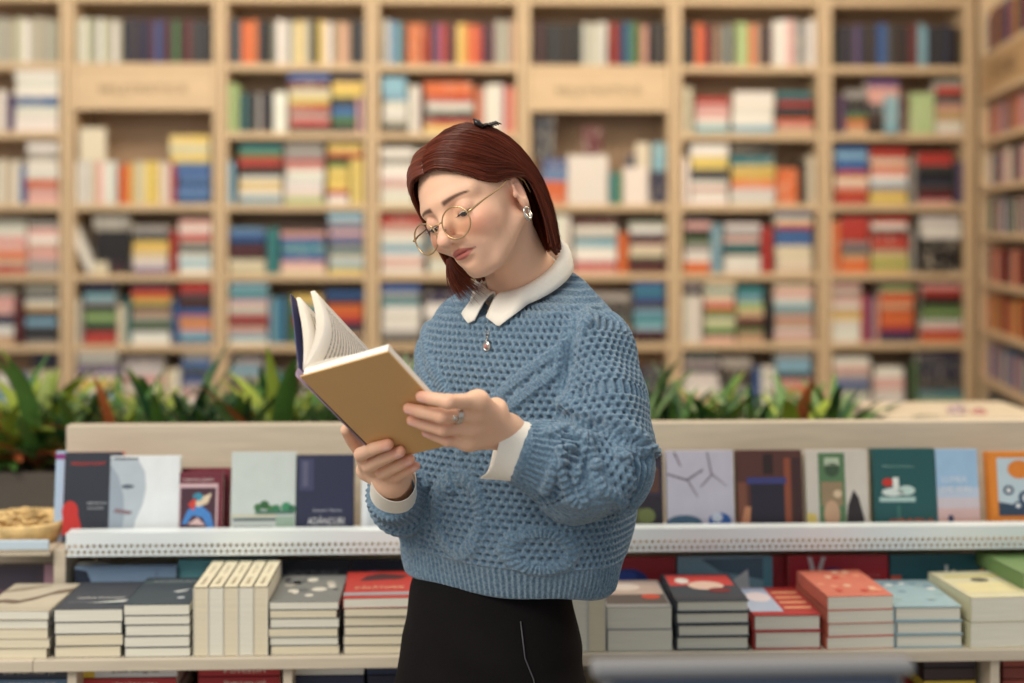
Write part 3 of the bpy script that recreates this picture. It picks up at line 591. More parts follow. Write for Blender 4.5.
lying(P(1046, 590, YS+.1).x, YS+.16, zz(602, YS+.012)+.0005, .13, .19, .026, C((104, 134, 82)), None, 4, 'green book resting on the pale yellow stack at the right edge', 'stacked books on the display shelf', C((142, 164, 110)))
# ---- books below the display shelf, spines out, stacked up under it
def under(px0, px1, n, cols, txts, name, label_cols):
    Y0 = YS+.045; zt = zS-tS-.006; t = .019; x0, x1 = P(px0, 670, Y0).x, P(px1, 670, Y0).x; nall = int((zt-(zS-tS-.1345))/t); t = (zt-(zS-tS-.1345))/nall; z = (zS-tS-.1345)
    for i in range(nall):
        k = nall-1-i; c = cols[k % len(cols)]; w = (x1-x0)*rng.uniform(.97, 1)
        def title(q, w, d, t, k=k, c=c):
            if k < len(txts): q.text(txts[k], (.01, -d/2, t/2), t*.4, C((220, 214, 200) if sum(c) < 500 else (60, 60, 66)), width=w*.5)
            if k == 0 and 'left of the red' in name: q.flat(rect(-w/2+.001, -w/2+.022, -t*.45, t*.45), (0, -d/2, t/2), C((222, 190, 60)))
        lying((x0+x1)/2, Y0+.09, z, w, .16, t-.0002, C(c), None, 0, '%s spined book, %s from top under the shelf, %s' % (label_cols[k % len(cols)], ORD[k], name), 'books under the display shelf', PAGE, False, True, title)
        z += t
under(-30, 73, 4, [(50, 56, 72), (92, 120, 150), (200, 90, 60)], ['LUMINA NOPȚII', 'SCRISORI ALESE'], 'at the far left', ['dark blue', 'slate blue', 'orange'])
under(80, 176, 4, [(214, 214, 214), (176, 46, 48), (60, 60, 80)], ['Zoe Anghel', 'SĂRBĂTOAREA'], 'left of the red pile', ['white', 'red', 'navy'])
under(196, 280, 4, [(170, 40, 44), (160, 34, 40)], ['Povestiri', 'Drumul spre casă'], 'left of the wooden divider', ['red', 'dark red'])
under(293, 364, 4, [(226, 226, 220), (40, 46, 76)], [], 'right of the wooden divider', ['white', 'navy'])
under(366, 420, 4, [(40, 52, 86), (32, 36, 60)], [], 'beside her skirt', ['blue', 'dark navy'])
under(925, 978, 4, [(50, 40, 46), (60, 44, 44), (196, 170, 60), (180, 50, 46)], [], 'left of the right divider', ['black', 'brown', 'yellow', 'red'])
under(1004, 1075, 4, [(150, 70, 56), (130, 60, 50)], ['ALBINELE'], 'at the far right', ['rust', 'brown'])
# ------------------------------------------------------------------ planter and plants behind the unit
px0_, px1_ = P(-60, 470, 3.35).x, P(884, 470, 3.5).x; zp = zz(470, 3.36)
pl = empty('planter', ((px0_+px1_)/2, 3.58, 0), 0, 'long dark grey planter box behind the display unit', 'planter')
PG = mat('planter_grey', (92, 84, 76), .7, var=.08, vscale=3); q = MB(); wx = (px1_-px0_)
q.box((0, -.21, zp/2), (wx, .02, zp), PG, bev=.003); q.box((0, .21, zp/2), (wx, .02, zp), PG, bev=.003)
q.box((-wx/2+.01, 0, zp/2), (.02, .40, zp), PG); q.box((wx/2-.01, 0, zp/2), (.02, .40, zp), PG); q.box((0, 0, .01), (wx-.04, .4, .02), PG); q.build('box', pl)
q = MB(); q.box((0, 0, zp-.06), (wx-.042, .398, .04), mat('potting_soil', (58, 44, 34), .9, var=.3, vscale=60, bump=1)); tag(q.build('soil', pl))
def leafmat(n, c): return mat(n, c, .45, var=.22, vscale=12, spec=.5)
LM = [leafmat('leaf_green', (84, 126, 58)), leafmat('leaf_dark', (40, 78, 48)), leafmat('leaf_lime', (150, 168, 64)), leafmat('leaf_rust', (160, 84, 48)), leafmat('leaf_sage', (120, 150, 96))]
def plant(kind, seed):
    r = random.Random(seed); q = MB(); nL = 36
    mats = {0: [LM[0], LM[1], LM[0], LM[4]], 1: [LM[2], LM[0], LM[3], LM[2]], 2: [LM[4], LM[0], LM[1], LM[1]]}[kind]
    for i in range(nL):
        az = i*2.4+r.uniform(-.3, .3); el = math.radians(r.uniform(28, 86)); L_ = r.uniform(.12, .235); wd = r.uniform(.008, .014) if kind != 1 else r.uniform(.012, .019); bend = r.uniform(.4, 1.3)
        d = Vector((math.cos(az), math.sin(az), 0)); side_ = Vector((-d.y, d.x, 0)); p = Vector((0, 0, .02)); e = el; rows = []
        for k in range(8):
            t = k/7; ww = wd*math.sin(math.pi*min(.98, (t*.85+.12)))**.8
            rows.append([p-side_*ww, p+Vector((0, 0, -ww*.35)), p+side_*ww]); p = p+(d*math.cos(e)+Vector((0, 0, math.sin(e))))*L_/7; e -= bend/7
        q.grid(rows, r.choice(mats))
    root = bpy.data.objects.new('potted_plant', None)
    return q
protos = [plant(k % 3, k).build('foliage', data_only=True) for k in range(6)]
stemd = MB(); stemd.tube([(0, 0, -.02), (.002, 0, .03), (0, .002, .08)], [.014, .012, .006], mat('plant_stem', (110, 96, 60), .7)); stem_me = stemd.build('stem', data_only=True)
KIND = ['green strap-leaved plant', 'lime and rust leaved plant', 'dark sage leaved plant']
npl = 22
for i in range(npl):
    for row in range(2):
        x = px0_+.09+(wx-.18)*(i+.5*row)/(npl-.5); y = 3.47+.2*row+rng.uniform(-.02, .02)
        k = rng.choice([0, 1, 2, 3, 4, 5]) if not (x > P(800, 400, 3.5).x) else 0
        rt = empty('leafy_plant', (x, y, zp-.045), rng.uniform(0, 6.28), '%s in the planter, %s from left in the %s row' % (KIND[k % 3], ORD[i], 'back' if row else 'front'), 'plant', 'plants in the long planter')
        s = rng.uniform(1.1, 1.42); rt.scale = (s, s, s*rng.uniform(.9, 1.1))
        a = bpy.data.objects.new('foliage', protos[k]); COL.objects.link(a); a.parent = rt
        a = bpy.data.objects.new('stem', stem_me); COL.objects.link(a); a.parent = rt
# pale pink and white paper roses at the end of the planter, right
def rose(px, py, Y, r, col, label):
    p = P(px, py, Y); q = MB()
    for k in range(4):
        for j in range(5):
            az = j*1.257+k*.6; rr = r*(.35+.2*k); rows = []
            for a in range(5):
                t = a/4; rows.append([Vector((math.cos(az+b)*rr*(.4+.6*math.sin(t*1.57)), math.sin(az+b)*rr*(.4+.6*math.sin(t*1.57)), r*(t*1.2-.1*k*t))) for b in (-.75, -.35, 0, .35, .75)])
            q.grid(rows, C(col))
    o = q.build('paper_flower', loc=p); tag(o, label, 'flower', 'paper flowers on the low cabinet'); return o
cb = MB(); a = P(968, 418, 3.6); 
cab = empty('low_cabinet', (a.x, 3.75, 0), 0, 'low pale wood cabinet behind the right end of the display unit', 'cabinet'); zc = zz(419, 3.6)
q = MB(); q.box((0, 0, zc/2), (.42, .34, zc), OAKG, bev=.004); q.build('body', cab); q = MB(); q.box((0, -.172, zc/2), (.38, .004, zc-.08), WOODH); dd = q.build('door', cab); q = MB(); q.tube([(.15, -.185, zc*.6), (.15, -.185, zc*.75)], .005, WHM); q.build('handle', dd)
rose(957, 418.5, 3.66, .030, (226, 206, 206), 'white and pink paper flower behind the display, left of its twin'); rose(979, 418.5, 3.66, .022, (222, 170, 166), 'smaller pink paper flower behind the display, right of the white one')
# ------------------------------------------------------------------ out of focus chair in the foreground, bottom right
CH = empty('upholstered_chair', (P(752, 660, 1.25).x, 1.08, 0), 0, 'blurred dark blue grey high chair back in the foreground, bottom right', 'chair')
CW = P(912, 660, 1.25).x-P(592, 660, 1.25).x; ztop = zz(663, 1.25)
FB = mat('slate_fabric', (56, 66, 84), .9, var=.06, vscale=20, bump=.3); FR = mat('grey_rail', (122, 123, 126), .6)
q = MB(); q.box((0, .17, ztop-.18), (CW-.02, .035, .34), FB, bev=.015); q.build('backrest', CH)
q = MB(); q.box((0, .17, ztop-.006), (CW, .028, .012), FR, bev=.004); q.build('top_rail', CH)
q = MB(); q.box((0, 0, .58), (CW, .36, .07), FB, bev=.02); q.build('seat', CH)
for sx in (-1, 1):
    q = MB(); q.tube([(sx*(CW/2-.02), .17, 0), (sx*(CW/2-.02), .17, ztop-.015)], .012, FR); q.build('leg', CH)
    q = MB(); q.tube([(sx*(CW/2-.02), -.15, 0), (sx*(CW/2-.02), -.15, .56)], .012, FR); q.build('leg', CH)
q = MB(); q.tube([(-CW/2+.02, -.15, .25), (CW/2-.02, -.15, .25)], .008, FR); q.build('stretcher', CH)
# ------------------------------------------------------------------ implicit surface toolkit
import openvdb as vdb
class Field:
    def __init__(s, lo, hi, h):
        s.lo = np.array(lo, float); s.h = h; s.n = [int(math.ceil((hi[i]-lo[i])/h))+1 for i in range(3)]
        s.D = np.full(s.n, .05, np.float32)
        s.ax = [(s.lo[i]+np.arange(s.n[i])*h).astype(np.float32) for i in range(3)]
    def _sl(s, lo, hi):
        sl = []
        for i in range(3):
            a = max(0, int((lo[i]-s.lo[i])/s.h)); b = min(s.n[i], int((hi[i]-s.lo[i])/s.h)+2); 
            if b <= a: return None
            sl.append(slice(a, b))
        return tuple(sl)
    def apply(s, fn, lo, hi, k=.004, op='add', pad=None):
        pad = pad if pad is not None else k+.012
        lo = np.array(lo)-pad; hi = np.array(hi)+pad; sl = s._sl(lo, hi)
        if sl is None: return
        X = s.ax[0][sl[0]][:, None, None]; Y = s.ax[1][sl[1]][None, :, None]; Z = s.ax[2][sl[2]][None, None, :]
        d = fn(X, Y, Z); A_ = s.D[sl]
        if op == 'add': s.D[sl] = smin(A_, d, k)
        else: s.D[sl] = -smin(-A_, d, k)
    def ell(s, c, r, R=None, k=.004, op='add'):
        c = np.array(c, float); r = np.array(r, float); Rm = np.eye(3) if R is None else np.array(R); m = max(r)
        def fn(X, Y, Z):
            x, y, z = X-c[0], Y-c[1], Z-c[2]
            l = [Rm[0, i]*x+Rm[1, i]*y+Rm[2, i]*z for i in range(3)]
            k0 = np.sqrt(sum((l[i]/r[i])**2 for i in range(3)))+1e-6; k1 = np.sqrt(sum((l[i]/r[i]**2)**2 for i in range(3)))+1e-6
            return (k0*(k0-1)/k1).astype(np.float32)
        s.apply(fn, c-m, c+m, k, op)
    def cap(s, a, b, r1, r2, k=.004, op='add'):
        a = np.array(a, float); b = np.array(b, float); m = max(r1, r2)
        s.apply(capfn(a, b, r1, r2), np.minimum(a, b)-m, np.maximum(a, b)+m, k, op)
    def chain(s, pts, rs, k=.004, kj=.004):
        for i in range(len(pts)-1): s.cap(pts[i], pts[i+1], rs[i], rs[i+1], k if i == 0 else kj)
    def mesh(s, iso=0.0):
        g = vdb.FloatGrid(.05); g.copyFromArray(s.D.astype(float) if False else s.D)
        v, q = g.convertToQuads(iso); v = np.array(v)*s.h+s.lo; return v, np.array(q)
    def sample(s, P_):
        f = (np.asarray(P_)-s.lo)/s.h; i = np.clip(f.astype(int), 0, np.array(s.n)-2); t = f-i; out = 0
        for a in (0, 1):
            for b in (0, 1):
                for c in (0, 1):
                    out = out + s.D[i[:, 0]+a, i[:, 1]+b, i[:, 2]+c]*(t[:, 0] if a else 1-t[:, 0])*(t[:, 1] if b else 1-t[:, 1])*(t[:, 2] if c else 1-t[:, 2])
        return out
def smin(a, b, k):
    h = np.clip(.5+.5*(b-a)/k, 0, 1); return b+(a-b)*h-k*h*(1-h)
def capfn(a, b, r1, r2):
    ab = b-a; L2 = float(ab@ab)+1e-12
    def fn(X, Y, Z):
        t = np.clip(((X-a[0])*ab[0]+(Y-a[1])*ab[1]+(Z-a[2])*ab[2])/L2, 0, 1)
        return (np.sqrt((X-a[0]-ab[0]*t)**2+(Y-a[1]-ab[1]*t)**2+(Z-a[2]-ab[2]*t)**2)-(r1+(r2-r1)*t)).astype(np.float32)
    return fn
def mk_mesh(name, v, q, mats, parent=None, smooth=True, col=None):
    me = bpy.data.meshes.new(name); me.vertices.add(len(v)); me.vertices.foreach_set('co', np.asarray(v, np.float32).ravel())
    nf = len(q); me.loops.add(nf*4); me.polygons.add(nf); me.loops.foreach_set('vertex_index', np.asarray(q, np.int32).ravel())
    me.polygons.foreach_set('loop_start', np.arange(nf, dtype=np.int32)*4); me.update(calc_edges=True); me.validate()
    for m in mats: me.materials.append(m)
    me.polygons.foreach_set('use_smooth', [smooth]*len(me.polygons))
    if col is not None:
        ca = me.color_attributes.new('col', 'FLOAT_COLOR', 'POINT'); ca.data.foreach_set('color', np.c_[col, np.ones(len(v))].astype(np.float32).ravel())
    o = bpy.data.objects.new(name, me); COL.objects.link(o); o.parent = parent; return o
def relax(v, q, n=1, lam=.5):
    e = np.concatenate([q[:, [0, 1]], q[:, [1, 2]], q[:, [2, 3]], q[:, [3, 0]]]); e = np.concatenate([e, e[:, ::-1]])
    cnt = np.bincount(e[:, 0], minlength=len(v))[:, None]+1e-9
    for _ in range(n):
        a = np.stack([np.bincount(e[:, 0], weights=v[e[:, 1], i], minlength=len(v)) for i in range(3)], 1)/cnt
        v = v+(a-v)*lam
    return v
def vnormals(v, q):
    n = np.cross(v[q[:, 2]]-v[q[:, 0]], v[q[:, 3]]-v[q[:, 1]]); out = np.zeros_like(v)
    for i in range(4):
        for c in range(3): out[:, c] += np.bincount(q[:, i], weights=n[:, c], minlength=len(v))
    return out/(np.linalg.norm(out, axis=1, keepdims=True)+1e-12)
# ------------------------------------------------------------------ frames of the woman's body and head
BY = math.radians(40); Lb = np.array([math.cos(BY), -math.sin(BY), 0]); Fb = np.array([-math.sin(BY), -math.cos(BY), 0])
c0 = P(524, 400, 2.12); BC = np.array([c0.x, c0.y, 0])
def B(l, f, z): return BC+l*Lb+f*Fb+np.array([0, 0, z])
def Pn(px, py, Y): return np.array(P(px, py, Y))
hy, hp, hr = math.radians(36.6), math.radians(13), math.radians(22)
def _R(y, p, r):
    cr, sr, cp, sp, cy, sy = math.cos(r), math.sin(r), math.cos(p), math.sin(p), math.cos(y), math.sin(y)
    return np.array([[cy, -sy, 0], [-sy, -cy, 0], [0, 0, 1]]) @ np.array([[1, 0, 0], [0, cp, sp], [0, -sp, cp]]) @ np.array([[cr, 0, -sr], [0, 1, 0], [sr, 0, cr]])
CW_ = np.array([[math.cos(YAW), math.sin(YAW), 0], [-math.sin(YAW), math.cos(YAW), 0], [0, 0, 1]])
HR = CW_ @ _R(hy, hp, hr); HO = CW_ @ np.array([-.0440, 2.05, .0265])+np.array([0, 0, CZ])
def H(p): return np.asarray(p, float) @ HR.T + HO
def Hi(w): return (np.asarray(w)-HO) @ HR
def pix(w):
    w = np.atleast_2d(w); q = (w-np.array([0, 0, CZ])) @ CW_; return np.c_[512+FPX*q[:, 0]/q[:, 1], 230-FPX*q[:, 2]/q[:, 1]]
def HV(p): return Vector(H(p))
# book plane
bA, bB, bD = Pn(300, 377, 1.80), Pn(388, 352, 1.73), Pn(384, 461, 1.92)
bu, bv = bB-bA, bD-bA
bn = np.cross(bu, bv); bn /= np.linalg.norm(bn); bn = bn if bn @ (-bA+np.array([0, 0, CZ])) > 0 else -bn     # towards the camera
print('BOOK', np.linalg.norm(bu), np.linalg.norm(bv), math.degrees(math.acos(bu@bv/np.linalg.norm(bu)/np.linalg.norm(bv))))
def onb(px, py, off):
    o = np.array([0, 0, CZ]); d = Pn(px, py, 1.0)-o; t = ((bA+bn*off-o)@bn)/(d@bn); return o+d*t
person = empty('person', (BC[0], BC[1], 0), 0, 'woman in blue cable knit sweater and glasses standing and reading an open book', 'person')
def child(o, par=person):
    o.parent = par; o.matrix_parent_inverse = par.matrix_world.inverted() if False else Matrix.Translation(-Vector(par.location)) if par is person else Matrix(); return o
# ------------------------------------------------------------------ body: head, neck, torso core, arms and hands in one surface
F_ = Field((-.36, 1.66, .86), (.24, 2.34, 1.63), .0017)
def he(c, r, k=.01, op='add', tilt=None):
    R_ = HR if tilt is None else HR @ tilt; F_.ell(H(c), r, R_, k, op)
def hc(a, b, r1, r2, k=.006, op='add'): F_.cap(H(a), H(b), r1, r2, k, op)
def rx(a): c, s = math.cos(a), math.sin(a); return np.array([[1, 0, 0], [0, c, -s], [0, s, c]])
def rz_(a): c, s = math.cos(a), math.sin(a); return np.array([[c, -s, 0], [s, c, 0], [0, 0, 1]])
def ry_(a): c, s = math.cos(a), math.sin(a); return np.array([[c, 0, s], [0, 1, 0], [-s, 0, c]])
he((0, -.004, .038), (.069, .078, .078), .001)
he((0, .012, .030), (.063, .068, .068), .02)
he((0, .024, -.020), (.056, .055, .056), .02)
he((0, .030, -.050), (.039, .046, .035), .02)
he((0, .062, -.072), (.018, .017, .015), .02)
for s in (-1, 1):
    he((s*.036, .048, -.016), (.024, .026, .022), .018)
    hc((s*.055, .002, -.034), (s*.022, .052, -.072), .012, .010, .016)
    hc((s*.008, .075, .030), (s*.046, .056, .030), .0085, .007, .014)
    he((s*.0315, .086, .009), (.0170, .014, .0125), .010, 'sub')
    F_.ell(H((s*.0310, .0655, .009)), (.0150, .0142, .0136), HR, .003); he((s*.0310, .0800, .0015), (.0118, .0085, .0030), .0015, 'sub')
hc((0, .073, .017), (0, .0985, -.019), .0072, .0098, .012)
he((0, .1020, -.0220), (.0096, .0092, .0084), .006)
for s in (-1, 1):
    he((s*.0120, .0885, -.0262), (.0070, .0095, .0068), .005)
    he((s*.0062, .0945, -.0325), (.0034, .0048, .0032), .002, 'sub', rx(.3))
he((0, .072, -.048), (.026, .017, .020), .015)
he((0, .0865, -.0425), (.0190, .0066, .0040), .005); he((0, .0860, -.0512), (.0165, .0072, .0050), .005)
he((0, .0955, -.0468), (.022, .0075, .0010), .002, 'sub')
he((0, .0935, -.0375), (.0026, .003, .004), .004, 'sub')
he((0, .090, -.0605), (.012, .006, .003), .008, 'sub')
for s in (-1, 1):                                     # ears
    T_ = rz_(-s*.30) @ rx(-.12)
    he((s*.0712, -.008, .002), (.0064, .0155, .0250), .006, 'add', T_)
    he((s*.0732, -.006, -.016), (.0050, .008, .010), .005, 'add', T_)
    he((s*.0792, -.002, .002), (.0052, .0074, .0125), .003, 'sub', T_)
    he((s*.0778, .000, .015), (.0040, .008, .003), .003, 'sub', T_)
    he((s*.0738, .007, -.003), (.0030, .004, .005), .003, 'add', T_)
# neck and torso core
nk0 = H((0, -.024, -.035)); nk1 = B(0, -.01, 1.36)
F_.cap(nk0, nk1, .045, .048, .016); F_.cap(nk1, B(0, .0, 1.24), .052, .085, .03)
for s in (-1, 1):
    F_.cap(H((s*.045, -.03, -.02)), B(s*.012, .035, 1.352), .012, .008, .018)
    F_.cap(B(0, 0, 1.30), B(s*.105, -.01, 1.272), .050, .038, .04)
F_.ell(B(0, 0, 1.12), (.125, .085, .20), np.c_[Lb, Fb, [0, 0, 1]], .04)
# arms
shL, elL = B(.120, -.01, 1.258), Pn(606, 460, 1.965); wrL = Pn(507, 432, 1.882)
shR, elR = B(-.115, -.01, 1.258), Pn(420, 502, 2.19); wrR = Pn(392, 480, 1.985)
F_.chain([shL, elL, Pn(560, 459, 1.92), Pn(530, 449, 1.897), wrL], [.038, .035, .031, .026, .0225], .03, .01)
F_.chain([shR, elR, Pn(403, 497, 2.09), Pn(393, 488, 2.03), wrR], [.038, .035, .028, .025, .0225], .03, .01)
# her left hand, fingers flat over the cover
fgL = {'index': [((478, 401), 1.800, .0108), ((449, 401.5), .0135, .0092), ((431, 398.5), .0090, .0082), ((421, 396.5), .0072, .0072)],
       'middle': [((475, 413), 1.812, .0112), ((442, 416), .0160, .0095), ((420, 411.5), .0100, .0083), ((408.5, 408.5), .0074, .0073)],
       'ring': [((472, 427), 1.824, .0108), ((443, 429), .0165, .0090), ((423, 424), .0100, .0080), ((411.5, 420.5), .0072, .0069)],
       'little': [((469, 440), 1.836, .0098), ((448, 440.5), .0140, .0080), ((435, 436), .0090, .0070), ((426, 432.5), .0068, .0062)]}
for nme, js in fgL.items():
    pts = [onb(p[0], p[1], o) if o < 1 else Pn(p[0], p[1], o) for p, o, r in js]; rs = [r for _, _, r in js]
    for i in range(3): F_.cap(pts[i], pts[i+1], rs[i], rs[i+1], .008 if i == 0 else .0015)
    F_.ell(pts[1], [rs[1]*1.06]*3, None, .002)
    F_.cap(pts[0], wrL+(pts[0]-pts[0])*0, .0135, .0175, .012)
    fgL[nme] = pts
F_.cap(fgL['little'][0]-bn*.006, wrL, .014, .018, .012)
th0 = wrL*.55+fgL['index'][0]*.45-bn*.014; th1 = onb(476, 418, -.030); th2 = onb(462, 414, -.038); th3 = onb(446, 408, -.040)
F_.chain([th0, th1, th2, th3], [.016, .0125, .0105, .008], .01, .002)
# her right hand, wrapping round the lower end of the spine
fgR = {'index': [((367, 470), -.034, .0108), ((361, 454), -.008, .0095), ((374, 448.5), .0085, .0085), ((388, 444.5), .0080, .0078)],
       'middle': [((378, 474), -.034, .0110), ((369, 466), -.006, .0096), ((385, 457.5), .0085, .0086), ((400, 451.5), .0080, .0078)],
       'ring': [((390, 476), -.030, .0105), ((383, 473), -.004, .0092), ((397, 466), .0070, .0082), ((410, 459.5), .0060, .0074)],
       'little': [((400, 476), -.026, .0095), ((396, 477), -.004, .0080), ((407, 471), .0040, .0070), ((416, 466), .0030, .0062)]}
for nme, js in fgR.items():
    pts = [onb(p[0], p[1], o) for p, o, r in js]; rs = [r for _, _, r in js]
    for i in range(3): F_.cap(pts[i], pts[i+1], rs[i], rs[i+1], .008 if i == 0 else .0015)
    F_.cap(pts[0], wrR, .0140, .0180, .012); fgR[nme] = pts
tr0 = wrR*.5+fgR['index'][0]*.5-bn*.01; F_.chain([tr0, onb(362, 452, -.040), onb(352, 439, -.036), onb(346, 430, -.026)], [.015, .0115, .0098, .0078], .01, .002)
bvx, bq = F_.mesh(); bvx = relax(bvx, bq, 2, .45)
hh = Hi(bvx); wlow = np.clip((-.026-hh[:, 2])/.02, 0, 1)*np.clip((hh[:, 1]-.03)/.03, 0, 1)*np.clip((hh[:, 2]+.125)/.03, 0, 1); hw = hh.copy(); hw[:, 0] += .006*wlow; hw[:, 1] -= .0045*wlow; bvx = H(hw)
pc = np.zeros((len(bvx), 3)); skin = np.array(lin((234, 188, 158))[:3]); pc[:] = skin
def paint(w, rgb): 
    global pc
    w = np.clip(w, 0, 1)[:, None]; pc = pc*(1-w)+np.array(lin(rgb)[:3])*w
def g3(c, r): return np.exp(-(((hh-np.array(c))/np.array(r))**2).sum(1))
for s in (-1, 1):
    paint(.65*g3((s*.042, .06, -.018), (.020, .04, .017)), (222, 142, 120))
    paint(.45*g3((s*.0305, .078, .014), (.017, .02, .010)), (196, 140, 118))
    paint(.5*g3((s*.074, -.01, .01), (.02, .02, .03)), (226, 150, 130))
paint(.5*g3((0, .103, -.018), (.012, .012, .010)), (226, 156, 138))
x, y, z = hh.T
lipw = np.clip((1-((x/.0215)**2+((z+.0470)/(.0090*np.sqrt(np.clip(1-(x/.0235)**2, .02, 1))))**2))*3, 0, 1)*(y > .070); paint(lipw*.9, (178, 92, 86))
paint(np.exp(-((z+.0468+.00*np.abs(x))/.0010)**2)*(np.abs(x) < .022)*(y > .065)*.8, (120, 52, 50))
for s in (-1, 1):                                      # brows
    bx_ = s*x; t = (bx_-.010)/.040; zc = .0262+.0048*np.sin(np.clip(t, 0, 1)*2.2)-.003*t; th = .0040*(1-.6*np.clip(t, 0, 1))
    wv = np.exp(-((z-zc)/th)**4)*np.clip((t+.02)*9, 0, 1)*np.clip((1.02-t)*8, 0, 1)*(y > .03); paint(wv*.9, (70, 38, 28))
for pts in list(fgL.values())+list(fgR.values()):
    d = np.linalg.norm(bvx-pts[3], axis=1); paint(.55*np.exp(-(d/.011)**2), (226, 140, 122))
    d = np.linalg.norm(bvx-pts[1], axis=1); paint(.3*np.exp(-(d/.010)**2), (222, 150, 130))
    a, b = pts[3], pts[2]; ax_ = (a-b)/np.linalg.norm(a-b); c = a+bn*.0072-ax_*.001; rel = bvx-c
    al = rel@ax_; nn = rel@bn; si = np.linalg.norm(rel-al[:, None]*ax_-nn[:, None]*bn, axis=1)
    paint(np.clip((1-((al/.0058)**2+(si/.0046)**2))*4, 0, 1)*(nn > -.004)*.75, (238, 190, 180))
SKIN = mat('skin', (226, 184, 160), .48, attr='col', bump=.10, bscale=900, sss=.12, spec=.4)
body = child(mk_mesh('body', bvx, bq, [SKIN], col=pc))
# ------------------------------------------------------------------ eyes, lashes
for s in (-1, 1):
    q = MB(); c = np.array((s*.0310, .0662, .0085)); r = .0131; rows = []; g = np.array((0, math.cos(-.75), math.sin(-.75)))
    IR = mat('iris', (70, 84, 92), .15); PU = mat('pupil', (12, 10, 12), .1); SCL = mat('eye_white', (226, 216, 208), .2)
    e1 = np.array((1, 0, 0)); e2 = np.cross(g, e1)
    def ring(a): return [HV(c+r*(g*math.cos(a)+(e1*math.cos(b)+e2*math.sin(b))*math.sin(a))) for b in [2*math.pi*k/24 for k in range(25)]]
    q.grid([ring(a) for a in (0.0, .08, .17)], PU); q.grid([ring(a) for a in (.17, .3, .45)], IR); q.grid([ring(a) for a in (.45, .8, 1.3, 1.8, 2.3, 2.8, 3.13)], SCL)
    o = child(q.build('eye'))
LASH = mat('lash', (34, 22, 20), .6)
for s in (-1, 1):
    q = MB(); c = np.array((s*.0310, .0655, .009)); line = []
    for k in range(26):
        a = -1.05+2.1*k/25; el = -.30-.12*math.cos(a*1.3)
        d = np.array((math.sin(a)*math.cos(el), math.cos(a)*math.cos(el), math.sin(el))); p = c+d*np.array((.0156, .0146, .0146)); line.append((p, d, a))
    q.tube([HV(p) for p, d, a in line], .00055, LASH, 5)
    for p, d, a in line[1:-1]:
        for jt in (0, .5):
            sd_ = np.array((math.sin(a+jt*.08)*.6, .8, -.35)); sd_ /= np.linalg.norm(sd_)
            q.tube([HV(p), HV(p+sd_*.0032+np.array((0, 0, -.0008))), HV(p+sd_*.0060+np.array((0, 0, .0006)))], [.0003, .0002, .00008], LASH, 4)
    child(q.build('eyelashes'))
# ------------------------------------------------------------------ hair
HAIRM = mat('auburn_hair', (98, 38, 24), .38, spec=.4)
nt = HAIRM.node_tree; N = nt.nodes; Lk = nt.links; b_ = N['Principled BSDF']
at = N.new('ShaderNodeAttribute'); at.attribute_name = 'hcol'; Lk.new(at.outputs['Color'], b_.inputs['Base Color'])
kL = {0: [(0, .079, .079), (.024, .078, .075), (.050, .062, .053), (.067, .036, .026), (.0780, .008, .022), (.083, -.024, .010), (.073, -.036, -.035), (.058, -.036, -.084)],
      .12: [(0, .071, .096), (.028, .068, .093), (.055, .052, .073), (.071, .026, .052), (.080, -.004, .040), (.083, -.026, .014), (.074, -.038, -.035), (.060, -.041, -.086)],
      .4: [(0, .044, .117), (.036, .038, .110), (.064, .018, .088), (.078, -.008, .058), (.083, -.028, .024), (.081, -.042, -.015), (.073, -.048, -.055), (.061, -.049, -.088)],
      .7: [(0, -.004, .130), (.038, -.012, .120), (.064, -.032, .090), (.077, -.046, .052), (.078, -.056, .012), (.072, -.062, -.028), (.064, -.062, -.060), (.055, -.060, -.090)],
      .9: [(0, -.042, .122), (.024, -.060, .107), (.040, -.078, .078), (.046, -.088, .044), (.045, -.090, .006), (.042, -.086, -.032), (.038, -.080, -.062), (.033, -.076, -.090)],
      1.: [(0, -.050, .119), (.001, -.071, .099), (.001, -.089, .070), (.001, -.097, .034), (.001, -.096, -.004), (.001, -.091, -.040), (.001, -.084, -.066), (.001, -.079, -.090)]}
kR = {t: [(-p[0], p[1]+(.006 if t < .8 else 0)*(i > 3), p[2]) for i, p in enumerate(v)] for t, v in kL.items()}
kR[0] = [(0, .079, .078), (-.024, .078, .077), (-.050, .062, .060), (-.065, .046, .036), (-.073, .034, .004), (-.075, .030, -.030), (-.075, .027, -.052), (-.070, .030, -.062)]
kR[.12] = [(0, .071, .096), (-.028, .068, .093), (-.056, .052, .076), (-.072, .032, .048), (-.079, .016, .010), (-.079, .010, -.026), (-.076, .008, -.052), (-.068, .014, -.064)]
kR[.4] = [(0, .044, .117), (-.036, .038, .110), (-.065, .018, .087), (-.082, -.006, .055), (-.087, -.022, .015), (-.083, -.028, -.028), (-.074, -.032, -.062), (-.062, -.034, -.092)]
def crom(P_, u):
    P_ = np.asarray(P_, float); n = len(P_)-1; u = min(max(u, 0), .99999)*n; i = int(u); t = u-i
    p0, p1, p2, p3 = P_[max(i-1, 0)], P_[i], P_[i+1], P_[min(i+2, n)]
    return .5*((2*p1)+(-p0+p2)*t+(2*p0-5*p1+4*p2-p3)*t*t+(-p0+3*p1-3*p2+p3)*t**3)
def hpath(K, t, n=30):
    ts = sorted(K); i = max(j for j in range(len(ts)-1) if ts[j] <= t+1e-9 or j == 0); f = (t-ts[i])/(ts[i+1]-ts[i])
    g = [np.array(K[ts[max(0, min(len(ts)-1, i+j))]], float) for j in (-1, 0, 1, 2)]
    tt = f; lin_ = g[1]*(1-tt)+g[2]*tt
    return np.array([crom(lin_, k/(n-1)) for k in range(n)])
hc0 = np.array((0, -.004, .03))
rh = np.random.RandomState(5)
